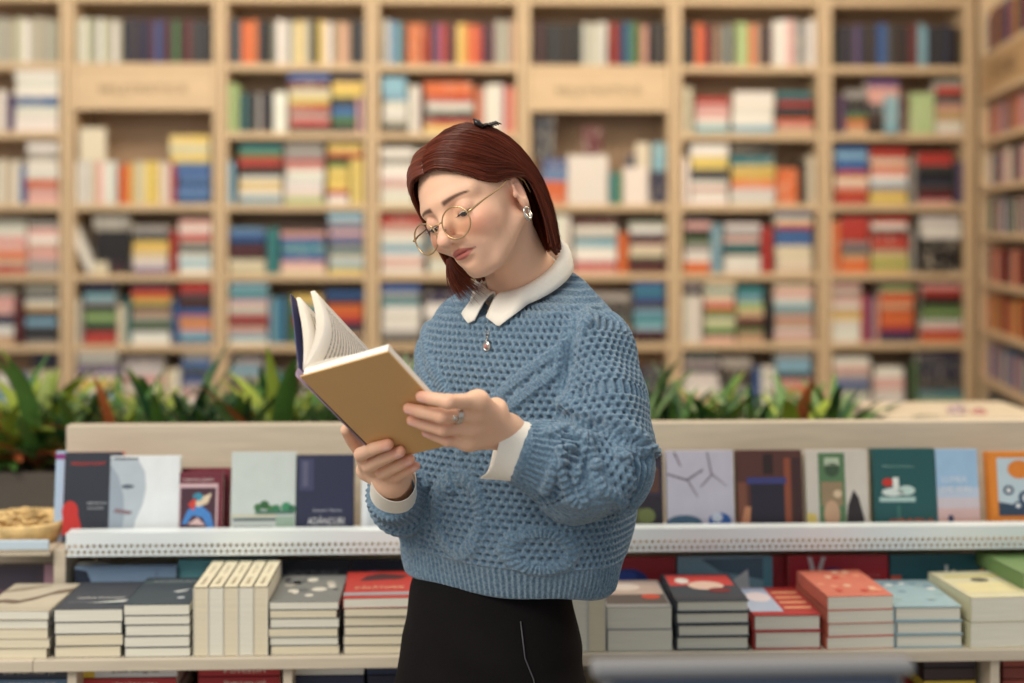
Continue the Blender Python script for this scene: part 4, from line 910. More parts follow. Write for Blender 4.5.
def hcol(k): 
    base = np.array(lin((72, 28, 12))[:3]); hi = np.array(lin((126, 52, 24))[:3]); return base*(1-k)+hi*k
hv, hf, hcl = [], [], []
def add_sheet(K, nt_=150, ns=44):
    tn = np.cumsum(rh.randn(nt_)*.5); tn = tn-np.convolve(np.pad(tn, 8, 'edge'), np.ones(17)/17, 'valid'); base = len(hv)
    for i in range(nt_):
        p = hpath(K, i/(nt_-1), ns); lock = .5+.5*math.sin(i*.55+1.3*math.sin(i*.13))
        for k in range(ns):
            s = k/(ns-1); d = p[k]-hc0; d[2] *= .4 if s > .5 else 1; d = d/np.linalg.norm(d)
            off = .0012*tn[i]*min(1, s*5)+.0022*lock*min(1, s*4)-.003*(1-min(1, s*6))
            q_ = p[k]+d*off; q_[2] += (-.006*lock+.004*tn[i])*max(0, s-.85)/.15
            hv.append(H(q_)); hcl.append(hcol(np.clip(.25+.22*tn[i]+.15*lock, 0, 1)))
    for i in range(nt_-1):
        for k in range(ns-1):
            a = base+i*ns+k; hf.append((a, a+1, a+ns+1, a+ns))
add_sheet(kL); add_sheet(kR)
o = child(mk_mesh('hair', np.array(hv), np.array(hf), [HAIRM])); 
ca = o.data.color_attributes.new('hcol', 'FLOAT_COLOR', 'POINT'); ca.data.foreach_set('color', np.c_[np.array(hcl), np.ones(len(hv))].astype(np.float32).ravel())
md = o.modifiers.new('thick', 'SOLIDIFY'); md.thickness = .004; md.offset = -1 
hair = o
sv, sf, sc = [], [], []
def strand(pts, r, c):
    n = len(pts); b0 = len(sv); up = None
    for i, p in enumerate(pts):
        t = pts[min(i+1, n-1)]-pts[max(i-1, 0)]; t = t/(np.linalg.norm(t)+1e-9)
        u = np.cross(t, (0.3, .5, .8)); u /= np.linalg.norm(u)+1e-9; w = np.cross(t, u); rr = r*(1-.85*(i/(n-1))**3)
        for a in (0, 2.094, 4.189): sv.append(p+(u*math.cos(a)+w*math.sin(a))*rr); sc.append(c)
    for i in range(n-1):
        for j in range(3): sf.append((b0+i*3+j, b0+i*3+(j+1) % 3, b0+(i+1)*3+(j+1) % 3, b0+(i+1)*3+j))
for K in (kL, kR):
    for i in range(1500):
        t = rh.rand()**1.15; e = .86+.2*rh.rand(); p = hpath(K, min(t, .9999), 16); s0 = 0
        lift = .0012+.0028*rh.rand(); ph = rh.rand()*6; am = .0012*rh.rand(); out = []
        for k in range(16):
            s = k/15; d = p[k]-hc0; d /= np.linalg.norm(d); out.append(H(p[k]+d*(lift*min(1, s*5)+am*math.sin(s*7+ph))+np.array((am*math.sin(s*5+ph)*.8, am*math.cos(s*6+ph), 0))+np.array((0, 0, -.010*(e-.86)*4))*max(0, s-.8)))
        strand(out, .00042, hcol(np.clip(rh.rand()*.9, 0, 1)))
# loose locks: beside the far cheek, below the chin, and flyaways
for i in range(210):
    a = rh.rand(); r1 = rh.randn(3)*.0045; st = np.array((-.072+.02*a, .032+.012*a, -.04)); en = np.array((-.072+.040*a, .040-.012*a, -.095-.012*rh.rand()))
    out = [H(st+(en-st)*k/9+r1*(k/9)+np.array((-.004*math.sin(k/9*3.1), .004*math.sin(k/9*3), 0))) for k in range(10)]; strand(out, .00055, hcol(rh.rand()*.8))
for i in range(60):
    K = kL if rh.rand() < .6 else kR; t = .3+.68*rh.rand(); p = hpath(K, t, 16); st = rh.randint(3, 9); out = []
    for k in range(st, 16):
        d = p[k]-hc0; d /= np.linalg.norm(d); u = (k-st)/(15-st); out.append(H(p[k]+d*(.002+.008*rh.rand()**3*u**1.5)))
    strand(np.array(out), .00022, hcol(.5))
for i in range(130):                                    # baby hairs along the front hairline
    K = kL if i % 2 else kR; p = hpath(K, 0, 30); k = rh.randint(0, 16); c = p[k]; d = p[min(k+3, 29)]-c; out = [H(c+d*u*(.3+.5*rh.rand())+np.array((0, .001, -.004*rh.rand()*u))) for u in np.linspace(0, 1, 5)]
    strand(np.array(out), .00025, hcol(.3))
o = mk_mesh('hair_strands', np.array(sv), np.array(sf), [HAIRM]); child(o)
ca = o.data.color_attributes.new('hcol', 'FLOAT_COLOR', 'POINT'); ca.data.foreach_set('color', np.c_[np.array(sc), np.ones(len(sv))].astype(np.float32).ravel())
# dark claw clip at the crown
q = MB(); CLM = mat('dark_clip', (30, 20, 18), .25); c = hpath(kL, .66, 30)[7]+np.array((.002, -.002, .006))
for k in range(4):
    u = -.010+.006*k; q.tube([HV(c+np.array((-.002, u, -.001))), HV(c+np.array((.008, u-.002, .001))), HV(c+np.array((.015, u-.003, -.006)))], [.0016, .002, .0008], CLM, 6)
q.tube([HV(c+np.array((-.003, -.014, -.004))), HV(c+np.array((-.001, 0, .002))), HV(c+np.array((-.001, .014, .003)))], [.002, .0036, .002], CLM, 8)
q.tube([HV(c+np.array((0, .010, .000))), HV(c+np.array((-.003, .014, .010))), HV(c+np.array((-.006, .014, .017)))], [.004, .005, .001], CLM, 8)
child(q.build('hair_clip'))
# ------------------------------------------------------------------ glasses, earring
GOLD = mat('pale_gold', (196, 166, 124), .3, .9); SIL = mat('silver', (206, 202, 196), .2, 1)
def glassm():
    m = bpy.data.materials.new('lens_glass'); m.use_nodes = True; nt = m.node_tree; N = nt.nodes; L = nt.links; N.clear()
    o = N.new('ShaderNodeOutputMaterial'); t = N.new('ShaderNodeBsdfTransparent'); t.inputs[0].default_value = (1, .955, .88, 1); g = N.new('ShaderNodeBsdfGlossy'); g.inputs['Roughness'].default_value = .03
    mx = N.new('ShaderNodeMixShader'); fr = N.new('ShaderNodeFresnel'); fr.inputs[0].default_value = 1.45
    L.new(fr.outputs[0], mx.inputs[0]); L.new(t.outputs[0], mx.inputs[1]); L.new(g.outputs[0], mx.inputs[2]); L.new(mx.outputs[0], o.inputs[0]); return m
GL = glassm()
gl = []
def lens_pt(s, a, r=1, dy=0):
    ca_, sa_ = math.cos(a), math.sin(a); rx_, rz = .0235*r, (.0215 if sa_ > 0 else .0225)*r
    xx = s*.0315+ca_*rx_; zz_ = -.006+sa_*rz
    return np.array((xx, .1010+dy-2.0*(xx)**2-.06*(zz_), zz_))
fr = MB()
for s in (-1, 1): fr.tube([HV(lens_pt(s, 2*math.pi*k/40)) for k in range(40)], .0011, GOLD, 8, closed=True)
fr.tube([HV(lens_pt(-1, .45)), HV((-.004, .1045, .003)), HV((.004, .1045, .003)), HV(lens_pt(1, math.pi-.45))], .0011, GOLD, 8)
for s in (-1, 1):
    fr.tube([HV(lens_pt(s, 3.14 if s > 0 else 0)), HV((s*.0075, .0945, -.010)), HV((s*.0085, .090, -.013))], .0007, SIL, 6)
glo = child(fr.build('glasses_frame'))
for s in (-1, 1):
    q = MB(); a0 = .25 if s > 0 else math.pi-.25; h0 = lens_pt(s, a0)
    q.tube([HV(h0), HV(h0+np.array((s*.006, -.004, .001))), HV((s*.068, .070, .006)), HV((s*.0755, .03, .014)), HV((s*.0775, -.004, .028)), HV((s*.077, -.022, .012)), HV((s*.074, -.028, -.006))], [.0016, .0018, .0012, .001, .001, .001, .001], GOLD, 8); child(q.build('temple_arm'))
    q = MB(); vs = [HV(lens_pt(s, 2*math.pi*k/32, .97)) for k in range(32)]; q.add(vs+[HV(lens_pt(s, 0, 0, .001))], [(k, (k+1) % 32, 32) for k in range(32)], GL, True); child(q.build('lens'))
q = MB(); ec = np.array((.0750, .001, -.033)); q.tube([HV(ec+np.array((.001*math.sin(a), math.cos(a)*.006, math.sin(a)*.0085))) for a in [2*math.pi*k/20 for k in range(20)]], [.0018+.0012*(math.sin(2*math.pi*k/20) < 0) for k in range(20)], SIL, 8, closed=True); child(q.build('earring'))
# ------------------------------------------------------------------ knitted sweater
S_ = Field((-.40, 1.80, .86), (.36, 2.46, 1.46), .0046)
tz = np.array([.91, .93, .95, .975, 1.02, 1.10, 1.18, 1.25, 1.30, 1.335, 1.36, 1.385, 1.40])
ta = np.array([.158, .168, .176, .183, .188, .190, .186, .178, .163, .136, .108, .080, .068])
tb = np.array([.104, .112, .118, .124, .130, .132, .130, .122, .106, .090, .078, .070, .064])
tx_ = np.array([-.020, -.019, -.018, -.016, -.014, -.008, 0, 0, 0, 0, 0, 0, 0.])
def torso(X, Y, Z):
    a = np.interp(Z, tz, ta); b = np.interp(Z, tz, tb); cx = np.interp(Z, tz, tx_)
    x, y = X-BC[0]-cx, Y-BC[1]; l = x*Lb[0]+y*Lb[1]; f = x*Fb[0]+y*Fb[1]
    f = f+.012*np.clip((1.30-Z)/.2, 0, 1)*0
    r = (np.abs(l/a)**2.3+np.abs(f/b)**2.3)**(1/2.3)
    d = (r-1)*np.minimum(a, b)*.93
    return np.maximum(d, np.maximum(.929-Z, (Z-1.362+.42*f)*.92)).astype(np.float32)
S_.apply(torso, (-.4, 1.8, .86), (.36, 2.46, 1.46), .001)
cuL = Pn(517, 451, 1.888); cuL0 = Pn(548, 458, 1.915)
SL = [B(.112, -.005, 1.290), Pn(588, 350, 2.03), Pn(600, 405, 1.985), Pn(606, 461, 1.955), Pn(578, 473, 1.925), Pn(552, 461, 1.905), cuL]
RLs = [.050, .060, .063, .069, .063, .050, .0425]
cuR = Pn(391, 494, 2.035); SR_ = [B(-.120, -.005, 1.298), B(-.146, .0, 1.22), B(-.150, .01, 1.12), Pn(421, 497, 2.185), Pn(404, 500, 2.10), cuR]
RRs = [.050, .054, .056, .056, .048, .038]
for pts, rs, kk in ((SL, RLs, .022), (SR_, RRs, .022)):
    f2 = Field(S_.lo, S_.lo+(np.array(S_.n)-1)*S_.h, S_.h); f2.D[:] = .05
    f2.chain(pts, rs, .002, .018)
    pe = np.array(pts[-1]); te = np.array([-.93, 0, .35]) if pts is SL else (np.array(pts[-1])-np.array(pts[-2])); te = te/np.linalg.norm(te)
    pl_ = (f2.ax[0][:, None, None]-pe[0])*te[0]+(f2.ax[1][None, :, None]-pe[1])*te[1]+(f2.ax[2][None, None, :]-pe[2])*te[2]
    near = (f2.ax[0][:, None, None]-pe[0])**2+(f2.ax[1][None, :, None]-pe[1])**2+(f2.ax[2][None, None, :]-pe[2])**2 < .08**2
    f2.D = np.where(near, np.maximum(f2.D, pl_), f2.D).astype(np.float32)
    S_.D = smin(S_.D, f2.D[:S_.n[0], :S_.n[1], :S_.n[2]], .005 if kk < .022 else .006)
sv0, sq0 = S_.mesh(); sv0 = relax(sv0, sq0, 3, .5)
tmp = mk_mesh('tmp', sv0, sq0, []); md = tmp.modifiers.new('s', 'SUBSURF'); md.levels = 2; md.subdivision_type = 'CATMULL_CLARK'
dg = bpy.context.evaluated_depsgraph_get(); ev = tmp.evaluated_get(dg).to_mesh()
V = np.empty(len(ev.vertices)*3); ev.vertices.foreach_get('co', V); V = V.reshape(-1, 3); Q = np.empty(len(ev.loops), np.int32); ev.loops.foreach_get('vertex_index', Q); Q = Q.reshape(-1, 4)
tmp.evaluated_get(dg).to_mesh_clear(); bpy.data.objects.remove(tmp)
print('SWEATER', len(V))
Nn = vnormals(V, Q); cen = V.mean(0)
if ((V-cen)*Nn).sum(1).mean() < 0: Nn = -Nn
def polyproj(V, pts, rs):
    pts = np.array(pts); L_ = np.linalg.norm(np.diff(pts, axis=0), axis=1); cum = np.r_[0, np.cumsum(L_)]; best = np.full(len(V), 9.); s = np.zeros(len(V)); ang_ = np.zeros(len(V))
    ref = np.array([0, 0, 1.])
    for i in range(len(pts)-1):
        ab = pts[i+1]-pts[i]; t = np.clip(((V-pts[i])@ab)/(ab@ab), 0, 1); c = pts[i]+t[:, None]*ab; rel = V-c; d = np.linalg.norm(rel, axis=1)-(rs[i]+(rs[i+1]-rs[i])*t)
        T_ = ab/L_[i]; 
        if i == 0: U = ref-T_*(T_@ref) if abs(T_@ref) < .9 else np.array([-.6, .8, 0.]); U = U-T_*(T_@U); U /= np.linalg.norm(U)
        else: U = U-T_*(T_@U); U /= np.linalg.norm(U)
        W2 = np.cross(T_, U); m_ = d < best; best = np.where(m_, d, best); s = np.where(m_, cum[i]+t*L_[i], s); ang_ = np.where(m_, np.arctan2(rel@W2, rel@U), ang_)
    return best, s, ang_, cum[-1]
dT = torso(V[:, 0], V[:, 1], V[:, 2])
dL, sL_, aL, LL = polyproj(V, SL, RLs); dR, sR2, aR, LR = polyproj(V, SR_, RRs)
xx = V[:, 0]-BC[0]; yy = V[:, 1]-BC[1]; lT = xx*Lb[0]+yy*Lb[1]; fT = xx*Fb[0]+yy*Fb[1]
thT = np.arctan2(lT/.2, fT/.138)
# ---- large folds
low = .0035*np.sin(thT*5+V[:, 2]*14)*np.clip((1.25-V[:, 2])/.2, 0, 1)+.003*np.sin(V[:, 2]*38+thT*3)*np.clip((1.10-V[:, 2])/.12, 0, 1)
isT = (dT <= dL) & (dT <= dR); isL = (~isT) & (dL <= dR); isR = ~(isT | isL)
px_ = pix(V)
lowL = .0035*np.sin(sL_*70+aL*2)*np.clip((sL_-.10)/.08, 0, 1)*np.clip((LL-.06-sL_)/.05, 0, 1)+.004*np.sin(aL*4+sL_*20)*np.clip((LL-.05-sL_)/.05, 0, 1)
def crease(line, w, dep, sel):
    global V
    L3 = [np.array(p) for p in line]; d = np.full(len(V), 9.)
    for a, b in zip(L3[:-1], L3[1:]):
        t = np.clip(((V-a)@(b-a))/((b-a)@(b-a)), 0, 1); d = np.minimum(d, np.linalg.norm(V-a-t[:, None]*(b-a), axis=1))
    return dep*np.exp(-(d/w)**2)*sel
disp_ = np.where(isT, low, np.where(isL, lowL, .003*np.sin(sR2*60)))
def onsurf(px, py):                                     # nearest point of the sweater seen along that direction
    d = np.hypot(px_[:, 0]-px, px_[:, 1]-py); c = np.where(d < 3)[0]
    if len(c) == 0: c = np.array([d.argmin()])
    return V[c[V[c, 1].argmin()]]
ln1 = [onsurf(*p) for p in ((556, 412), (572, 420), (592, 424), (612, 430), (630, 442), (648, 456))]; ln2 = [onsurf(*p) for p in ((558, 402), (574, 409), (594, 413), (614, 418), (634, 430), (652, 444))]
disp_ = disp_+crease(ln1, .010, -.011, isL)+crease(ln2, .012, .009, isL)
for l3 in (((575, 330), (566, 365), (560, 400)),): disp_ = disp_+crease([onsurf(*p) for p in l3], .009, -.007, 1.)
V1 = V+Nn*disp_[:, None]
# ---- stitch pattern, real relief
def honey(u, v, pu=.0118, pv=.0098):
    r = np.floor(v/pv); uu = u/pu+.5*(r % 2); du = uu-np.floor(uu)-.5; dv = v/pv-r-.5
    hole = np.exp(-((du/.25)**2+(dv/.27)**2)); ridge = .35*np.cos(2*np.pi*du*2)*.3
    return .0016-.0072*hole+.0004*ridge
def rib(u, p=.0085): return .0013*np.cos(2*np.pi*u/p)
uT, vT = thT*.17, V[:, 2]
h = np.zeros(len(V))
hT = honey(uT, vT)
hem = np.clip((.980-vT)/.004, 0, 1); hT = hT*(1-hem)+(rib(uT)-.001)*hem
front = fT > -.02
def ridge(d, w=.006, hgt=.0042, ph=None): 
    g = np.exp(-(d/w)**2); return g, (hgt+(.0010*np.cos(ph) if ph is not None else 0))
def over(hv_, d, w, hgt, ph):
    g = np.clip(1.6*np.exp(-(d/w)**2), 0, 1); return hv_*(1-g)+g*(hgt+.0011*np.cos(ph))
al = np.abs(lT)
for z0, sl_ in ((1.175, .86), (1.145, .86)):
    d = (vT-(z0+sl_*al))/math.sqrt(1+sl_**2); hT = np.where(front & (vT < 1.36), over(hT, d, .0075, .0060, (al+vT)*2*np.pi/.009), hT)
for (lc, zc, ra, rb) in ((-.01, 1.045, .034, .055), (.105, 1.005, .045, .026), (-.12, 1.03, .03, .05), (.0, 1.12, .0, .0)):
    if ra:
        rr = np.sqrt(((uT-lc)/ra)**2+((vT-zc)/rb)**2); d = (rr-1)*min(ra, rb); hT = np.where(front, over(hT, d, .0062, .0052, np.arctan2(vT-zc, uT-lc)*28), hT)
for lc in (-.012, .012):
    d = uT-lc-.0*vT; hT = np.where(front & (vT > 1.095) & (vT < 1.16), over(hT, d, .004, .0026, vT*2*np.pi/.009), hT)
hT += np.where(vT > 1.345, 0, 0)
hLp = honey(aL*.062, sL_); cu = np.clip((sL_-(LL-.046))/.004, 0, 1); hLp = hLp*(1-cu)+rib(aL*.045, .0082)*cu
hRp = honey(aR*.056, sR2); cu = np.clip((sR2-(LR-.045))/.004, 0, 1); hRp = hRp*(1-cu)+rib(aR*.04, .0082)*cu
def seg_over(hv_, line, w, hgt, sel):
    L3 = [np.array(p) for p in line]; best = np.full(len(V), 9.); ph = np.zeros(len(V)); c = 0
    for a, b in zip(L3[:-1], L3[1:]):
        l = np.linalg.norm(b-a); t = np.clip(((V-a)@(b-a))/(l*l), 0, 1); d = np.linalg.norm(V-a-t[:, None]*(b-a), axis=1); m_ = d < best; best = np.where(m_, d, best); ph = np.where(m_, c+t*l, ph); c += l
    g = np.clip(1.6*np.exp(-(best/w)**2), 0, 1)*sel; return hv_*(1-g)+g*(hgt+.0011*np.cos(ph*2*np.pi/.009))
def onsurf(px, py):                                     # nearest point of the sweater seen along that direction
    d = np.hypot(px_[:, 0]-px, px_[:, 1]-py); c = np.where(d < 3)[0]
    if len(c) == 0: c = np.array([d.argmin()])
    return V[c[V[c, 1].argmin()]]
def cable(pts): 
    out = []
    for (a, b) in zip(pts[:-1], pts[1:]):
        for t in (0, .34, .67): out.append(onsurf(a[0]+(b[0]-a[0])*t, a[1]+(b[1]-a[1])*t))
    return out+[onsurf(*pts[-1])]
selL = isL.astype(float)
for ln in ([(544, 492), (558, 462), (570, 500), (583, 505), (578, 470)], [(596, 466), (604, 488), (628, 508)], [(586, 432), (612, 428), (632, 446), (648, 452)], [(548, 430), (566, 424), (590, 440), (598, 462)]):
    hLp = seg_over(hLp, cable(ln), .0065, .0062, selL)
for ln in ([(556, 350), (566, 372), (560, 398)], [(588, 318), (572, 336), (556, 350)]):
    c_ = cable(ln); hLp = seg_over(hLp, c_, .0068, .0058, selL); hT = seg_over(hT, c_, .0068, .0058, 1.)
h = np.where(isT, hT, np.where(isL, hLp, hRp))
dd = np.sort(np.stack([dT, dL, dR]), 0); near_seam = np.clip((dd[1]-dd[0])/.006, 0, 1); h *= near_seam; h = np.where(isT & (Nn[:, 2] < -.55) & (vT < .95), -.0015, h); fadeC = np.clip((LL+.004-sL_)/.004, 0, 1); h = np.where(isL & (sL_ > LL-.0015), 0, h); h = np.where(isR & (sR2 > LR-.0015), 0, h)
V2 = V1+Nn*h[:, None]
bob = [(562, 449), (571, 445), (566, 459), (598, 462), (622, 452), (628, 457), (428, 484), (450, 487)]
for b in bob:
    c = onsurf(*b); d = np.linalg.norm(V-c, axis=1); V2 += Nn*(.0088*np.sqrt(np.clip(1-(d/.0088)**2, 0, 1)))[:, None]
def woolm():
    m = mat('blue_wool', (112, 150, 184), .92, sheen=.35, spec=.15); nt = m.node_tree; N = nt.nodes; L = nt.links; b = N['Principled BSDF']
    tc = N['Texture Coordinate']; mp = N.new('ShaderNodeMapping'); mp.inputs['Rotation'].default_value = (.5, .3, .8); L.new(tc.outputs['Object'], mp.inputs[0])
    wv = N.new('ShaderNodeTexWave'); wv.inputs['Scale'].default_value = 210; wv.inputs['Distortion'].default_value = 9; wv.inputs['Detail'].default_value = 3; wv.inputs['Detail Scale'].default_value = 1.3; L.new(mp.outputs[0], wv.inputs['Vector'])
    nz = N.new('ShaderNodeTexNoise'); nz.inputs['Scale'].default_value = 500; nz.inputs['Detail'].default_value = 3; L.new(tc.outputs['Object'], nz.inputs['Vector'])
    mx = N.new('ShaderNodeMath'); mx.operation = 'ADD'; L.new(wv.outputs['Fac'], mx.inputs[0]); L.new(nz.outputs['Fac'], mx.inputs[1])
    bp = N.new('ShaderNodeBump'); bp.inputs['Strength'].default_value = .7; bp.inputs['Distance'].default_value = .0012; L.new(mx.outputs[0], bp.inputs['Height']); L.new(bp.outputs[0], b.inputs['Normal'])
    n2 = N.new('ShaderNodeTexNoise'); n2.inputs['Scale'].default_value = 260; n2.inputs['Detail'].default_value = 2; L.new(tc.outputs['Object'], n2.inputs['Vector'])
    cr = N.new('ShaderNodeValToRGB'); cr.color_ramp.elements[0].position = .35; cr.color_ramp.elements[1].position = .68
    cr.color_ramp.elements[0].color = lin((88, 120, 146)); cr.color_ramp.elements[1].color = lin((130, 158, 180)); L.new(n2.outputs['Fac'], cr.inputs[0]); L.new(cr.outputs[0], b.inputs['Base Color']); return m
WOOL = woolm()
# open the sleeve ends and the neck so cuffs and collar come out of real openings
sw = child(mk_mesh('sweater', V2, Q, [WOOL]))
# ------------------------------------------------------------------ shirt: collar and cuffs
SHIRT = mat('white_cotton', (242, 236, 224), .75, bump=.25, bscale=260, sheen=.1)
q = MB(); n = 120
def colp(ph, r, dz): return B((.058+r)*math.sin(ph), .004+(.060+r)*math.cos(ph), 1.398-.040*math.cos(ph)*1.0-.006+dz)
inner, mid, outer, stand = [], [], [], []
for i in range(n+1):
    ph = .10+(2*math.pi-.20)*i/n; e = min(ph, 2*math.pi-ph); tip = math.exp(-((e-.30)/.28)**2); tip2 = max(0, 1-abs(e-(.34 if ph < 3.14 else .20))/.40)**1.3*(1 if ph < 3.14 else .8)
    stand.append(Vector(colp(ph, -.006, -.018))); inner.append(Vector(colp(ph, .0, .006))); mid.append(Vector(colp(ph, .010, .000+.002)))
    
    po = np.array(colp(ph, .016+.003*tip+.022*tip2, -.020-.002*tip-.020*tip2)); dr = po-B(0, .004, po[2]); dr[2] = 0; dr /= np.linalg.norm(dr)
    for _ in range(30):
        if S_.sample(po[None])[0] > .0055: break
        po = po+dr*.002
    outer.append(Vector(po))

def lift(p):
    p = np.array(p); dr = p-B(0, .004, p[2]); dr[2] = 0; dr /= np.linalg.norm(dr)
    for _ in range(30):
        if S_.sample(p[None])[0] > .005: break
        p = p+dr*.0015+np.array([0, 0, .0008])
    return Vector(p)
m1 = [lift((a*.66+b*.34)+Vector((0, 0, .003))) for a, b in zip(mid, outer)]; m2 = [lift((a*.33+b*.67)+Vector((0, 0, .002))) for a, b in zip(mid, outer)]
q.grid([stand, inner, mid, m1, m2, outer], SHIRT)
o = child(q.build('shirt_collar')); md = o.modifiers.new('t', 'SOLIDIFY'); md.thickness = .0022
def cuffm(c1, c2, r1, r2, gap_dir, squash, name, flare=.006, gap=.28, up_=None, tail=.012):
    c1, c2 = np.array(c1), np.array(c2); T_ = (c1-c2)/np.linalg.norm(c1-c2); U = np.array(gap_dir, float); U = U-T_*(T_@U); U /= np.linalg.norm(U); W2 = np.cross(T_, U); q = MB(); rows = []
    for k in range(9):
        t = k/8; c = c2+(c1-c2)*t; r = r2+(r1-r2)*t+flare*t*t; row = []
        for i in range(41):
            a = gap+(2*math.pi-2*gap)*i/40; rr = r*(1+.03*math.sin(a*3+k*.3)); ext = tail*t*math.exp(-(min(i, 40-i)/3.0)**2)
            row.append(Vector(c+(U*math.cos(a)*rr*squash+W2*math.sin(a)*rr)+T_*ext))
        rows.append(row)
    q.grid(rows, SHIRT); o = child(q.build(name)); md = o.modifiers.new('t', 'SOLIDIFY'); md.thickness = .0016; md = o.modifiers.new('s', 'SUBSURF'); md.levels = 1; md.render_levels = 1; return o
cuffm(Pn(496, 446, 1.890), Pn(526, 453, 1.890), .043, .040, (-.1, -.2, -1), 1.0, 'shirt_cuff', flare=.003, gap=.12)
cuffm(Pn(394, 480, 1.985), Pn(394, 497, 2.06), .031, .036, (.5, -.3, 1), .9, 'shirt_cuff', flare=.002, gap=.35)
# ------------------------------------------------------------------ necklace and ring
q = MB(); pend = onsurf(487, 340)+Fb*.006
NCH = []
for sx in (-1, 1):
    a = B(sx*.012, .060, 1.352); path = [a, B(sx*.009, .074, 1.338)]
    t0 = np.array(path[-1]); 
    pts = [a]+[t0+(pend-t0)*u+Fb*.003*math.sin(3.14*u) for u in np.linspace(0, 1, 22)]
    q.tube([Vector(p) for p in pts], .0006, SIL, 6)
    for p in pts[1::2]: q.ball(p, .0011, SIL, n=5)
o = child(q.build('necklace_chain'))
q = MB(); R_ = np.c_[Lb, Fb, [0, 0, 1.]]; MR = Matrix(R_.tolist())
q.tube([Vector(pend+Lb*.0058*math.cos(t)+np.array([0, 0, .0062*math.sin(t)-.006])) for t in [2*math.pi*i/24 for i in range(24)]], .0014, SIL, 8, closed=True)
q.ball(pend+np.array([0, 0, -.006])+Fb*.0004, (.0052, .0014, .0056), SIL, MR, 8); q.ball(pend+np.array([0, 0, -.006])+Fb*.002, (.0026, .0016, .0026), mat('rose_stone', (196, 120, 110), .15), MR, 8)
q.ball(pend+np.array([0, 0, .002]), .0017, SIL, n=6); child(q.build('pendant'))
a, b = fgL['middle'][0], fgL['middle'][1]; rc = a+(b-a)*.55; ax_ = Vector((b-a)/np.linalg.norm(b-a)); u = ax_.orthogonal().normalized(); w = ax_.cross(u)
q = MB(); 
for o_ in (-.0022, 0, .0022): q.tube([Vector(rc)+ax_*o_+(u*math.cos(t)+w*math.sin(t))*.0113 for t in [2*math.pi*i/28 for i in range(28)]], .0013, SIL, 8, closed=True)
tn_ = Vector(bn)*.7+Vector((0, 0, .4)); tn_.normalize(); q.ball(Vector(rc)+tn_*.0115, (.0042, .0042, .0042), SIL, n=8); child(q.build('ring'))
# ------------------------------------------------------------------ open book in her hands
BKX = empty('open_book', Vector(bA), 0, 'open hardcover book with tan cover held in both her hands', 'book')
def bchild(q, n, par=None):
    o = q.build(n); 
    if par is None: o.parent = BKX; o.matrix_parent_inverse = Matrix.Translation(-Vector(bA))
    else: o.parent = par
    return o
TAN = mat('tan_cover', (206, 164, 108), .55, var=.04, vscale=8, bump=.1, bscale=500); NAVY = mat('navy_endpaper', (50, 52, 92), .5); WPG = mat('book_page', (236, 228, 216), .75)
def slab(q, o, a, b, c, m):
    o, a, b, c = map(np.array, (o, a, b, c)); vs = [o+i*a+j*b+k*c for i in (0, 1) for j in (0, 1) for k in (0, 1)]
    q.add(vs, [(0, 1, 3, 2), (4, 6, 7, 5), (0, 4, 5, 1), (2, 3, 7, 6), (0, 2, 6, 4), (1, 5, 7, 3)], m)
GREYB = mat('grey_board_edge', (170, 168, 172), .6)
q = MB(); slab(q, bA, bu, bv, -bn*.0024, TAN)
slab(q, bA-bn*.0002, bu*1.0, bv, -bn*.0024, GREYB) if False else None
w_ = Pn(292, 302, 1.842)-bA; eb = bu/np.linalg.norm(bu); ew = w_/np.linalg.norm(w_); ev_ = bv/np.linalg.norm(bv)
nl = np.cross(ev_, ew); nl /= np.linalg.norm(nl); nl = nl if nl@bu > 0 else -nl       # inside of the left half
bchild(q, 'back_cover')
sp0 = bA-eb*.003; spw = bA-eb*.004-bn*.015-eb*.002
q = MB(); slab(q, spw, w_*1.0, bv, -nl*.0016, NAVY); bchild(q, 'front_cover')
q = MB(); rows = []
for k in range(9):
    t = k/8; c = sp0*(1-t)+spw*t-eb*.004*math.sin(math.pi*t); rows.append([Vector(c), Vector(c+bv)])
q.grid(rows, mat('spine_cloth', (150, 130, 150), .5)); o = bchild(q, 'spine'); md = o.modifiers.new('t', 'SOLIDIFY'); md.thickness = .0022; md.offset = 0
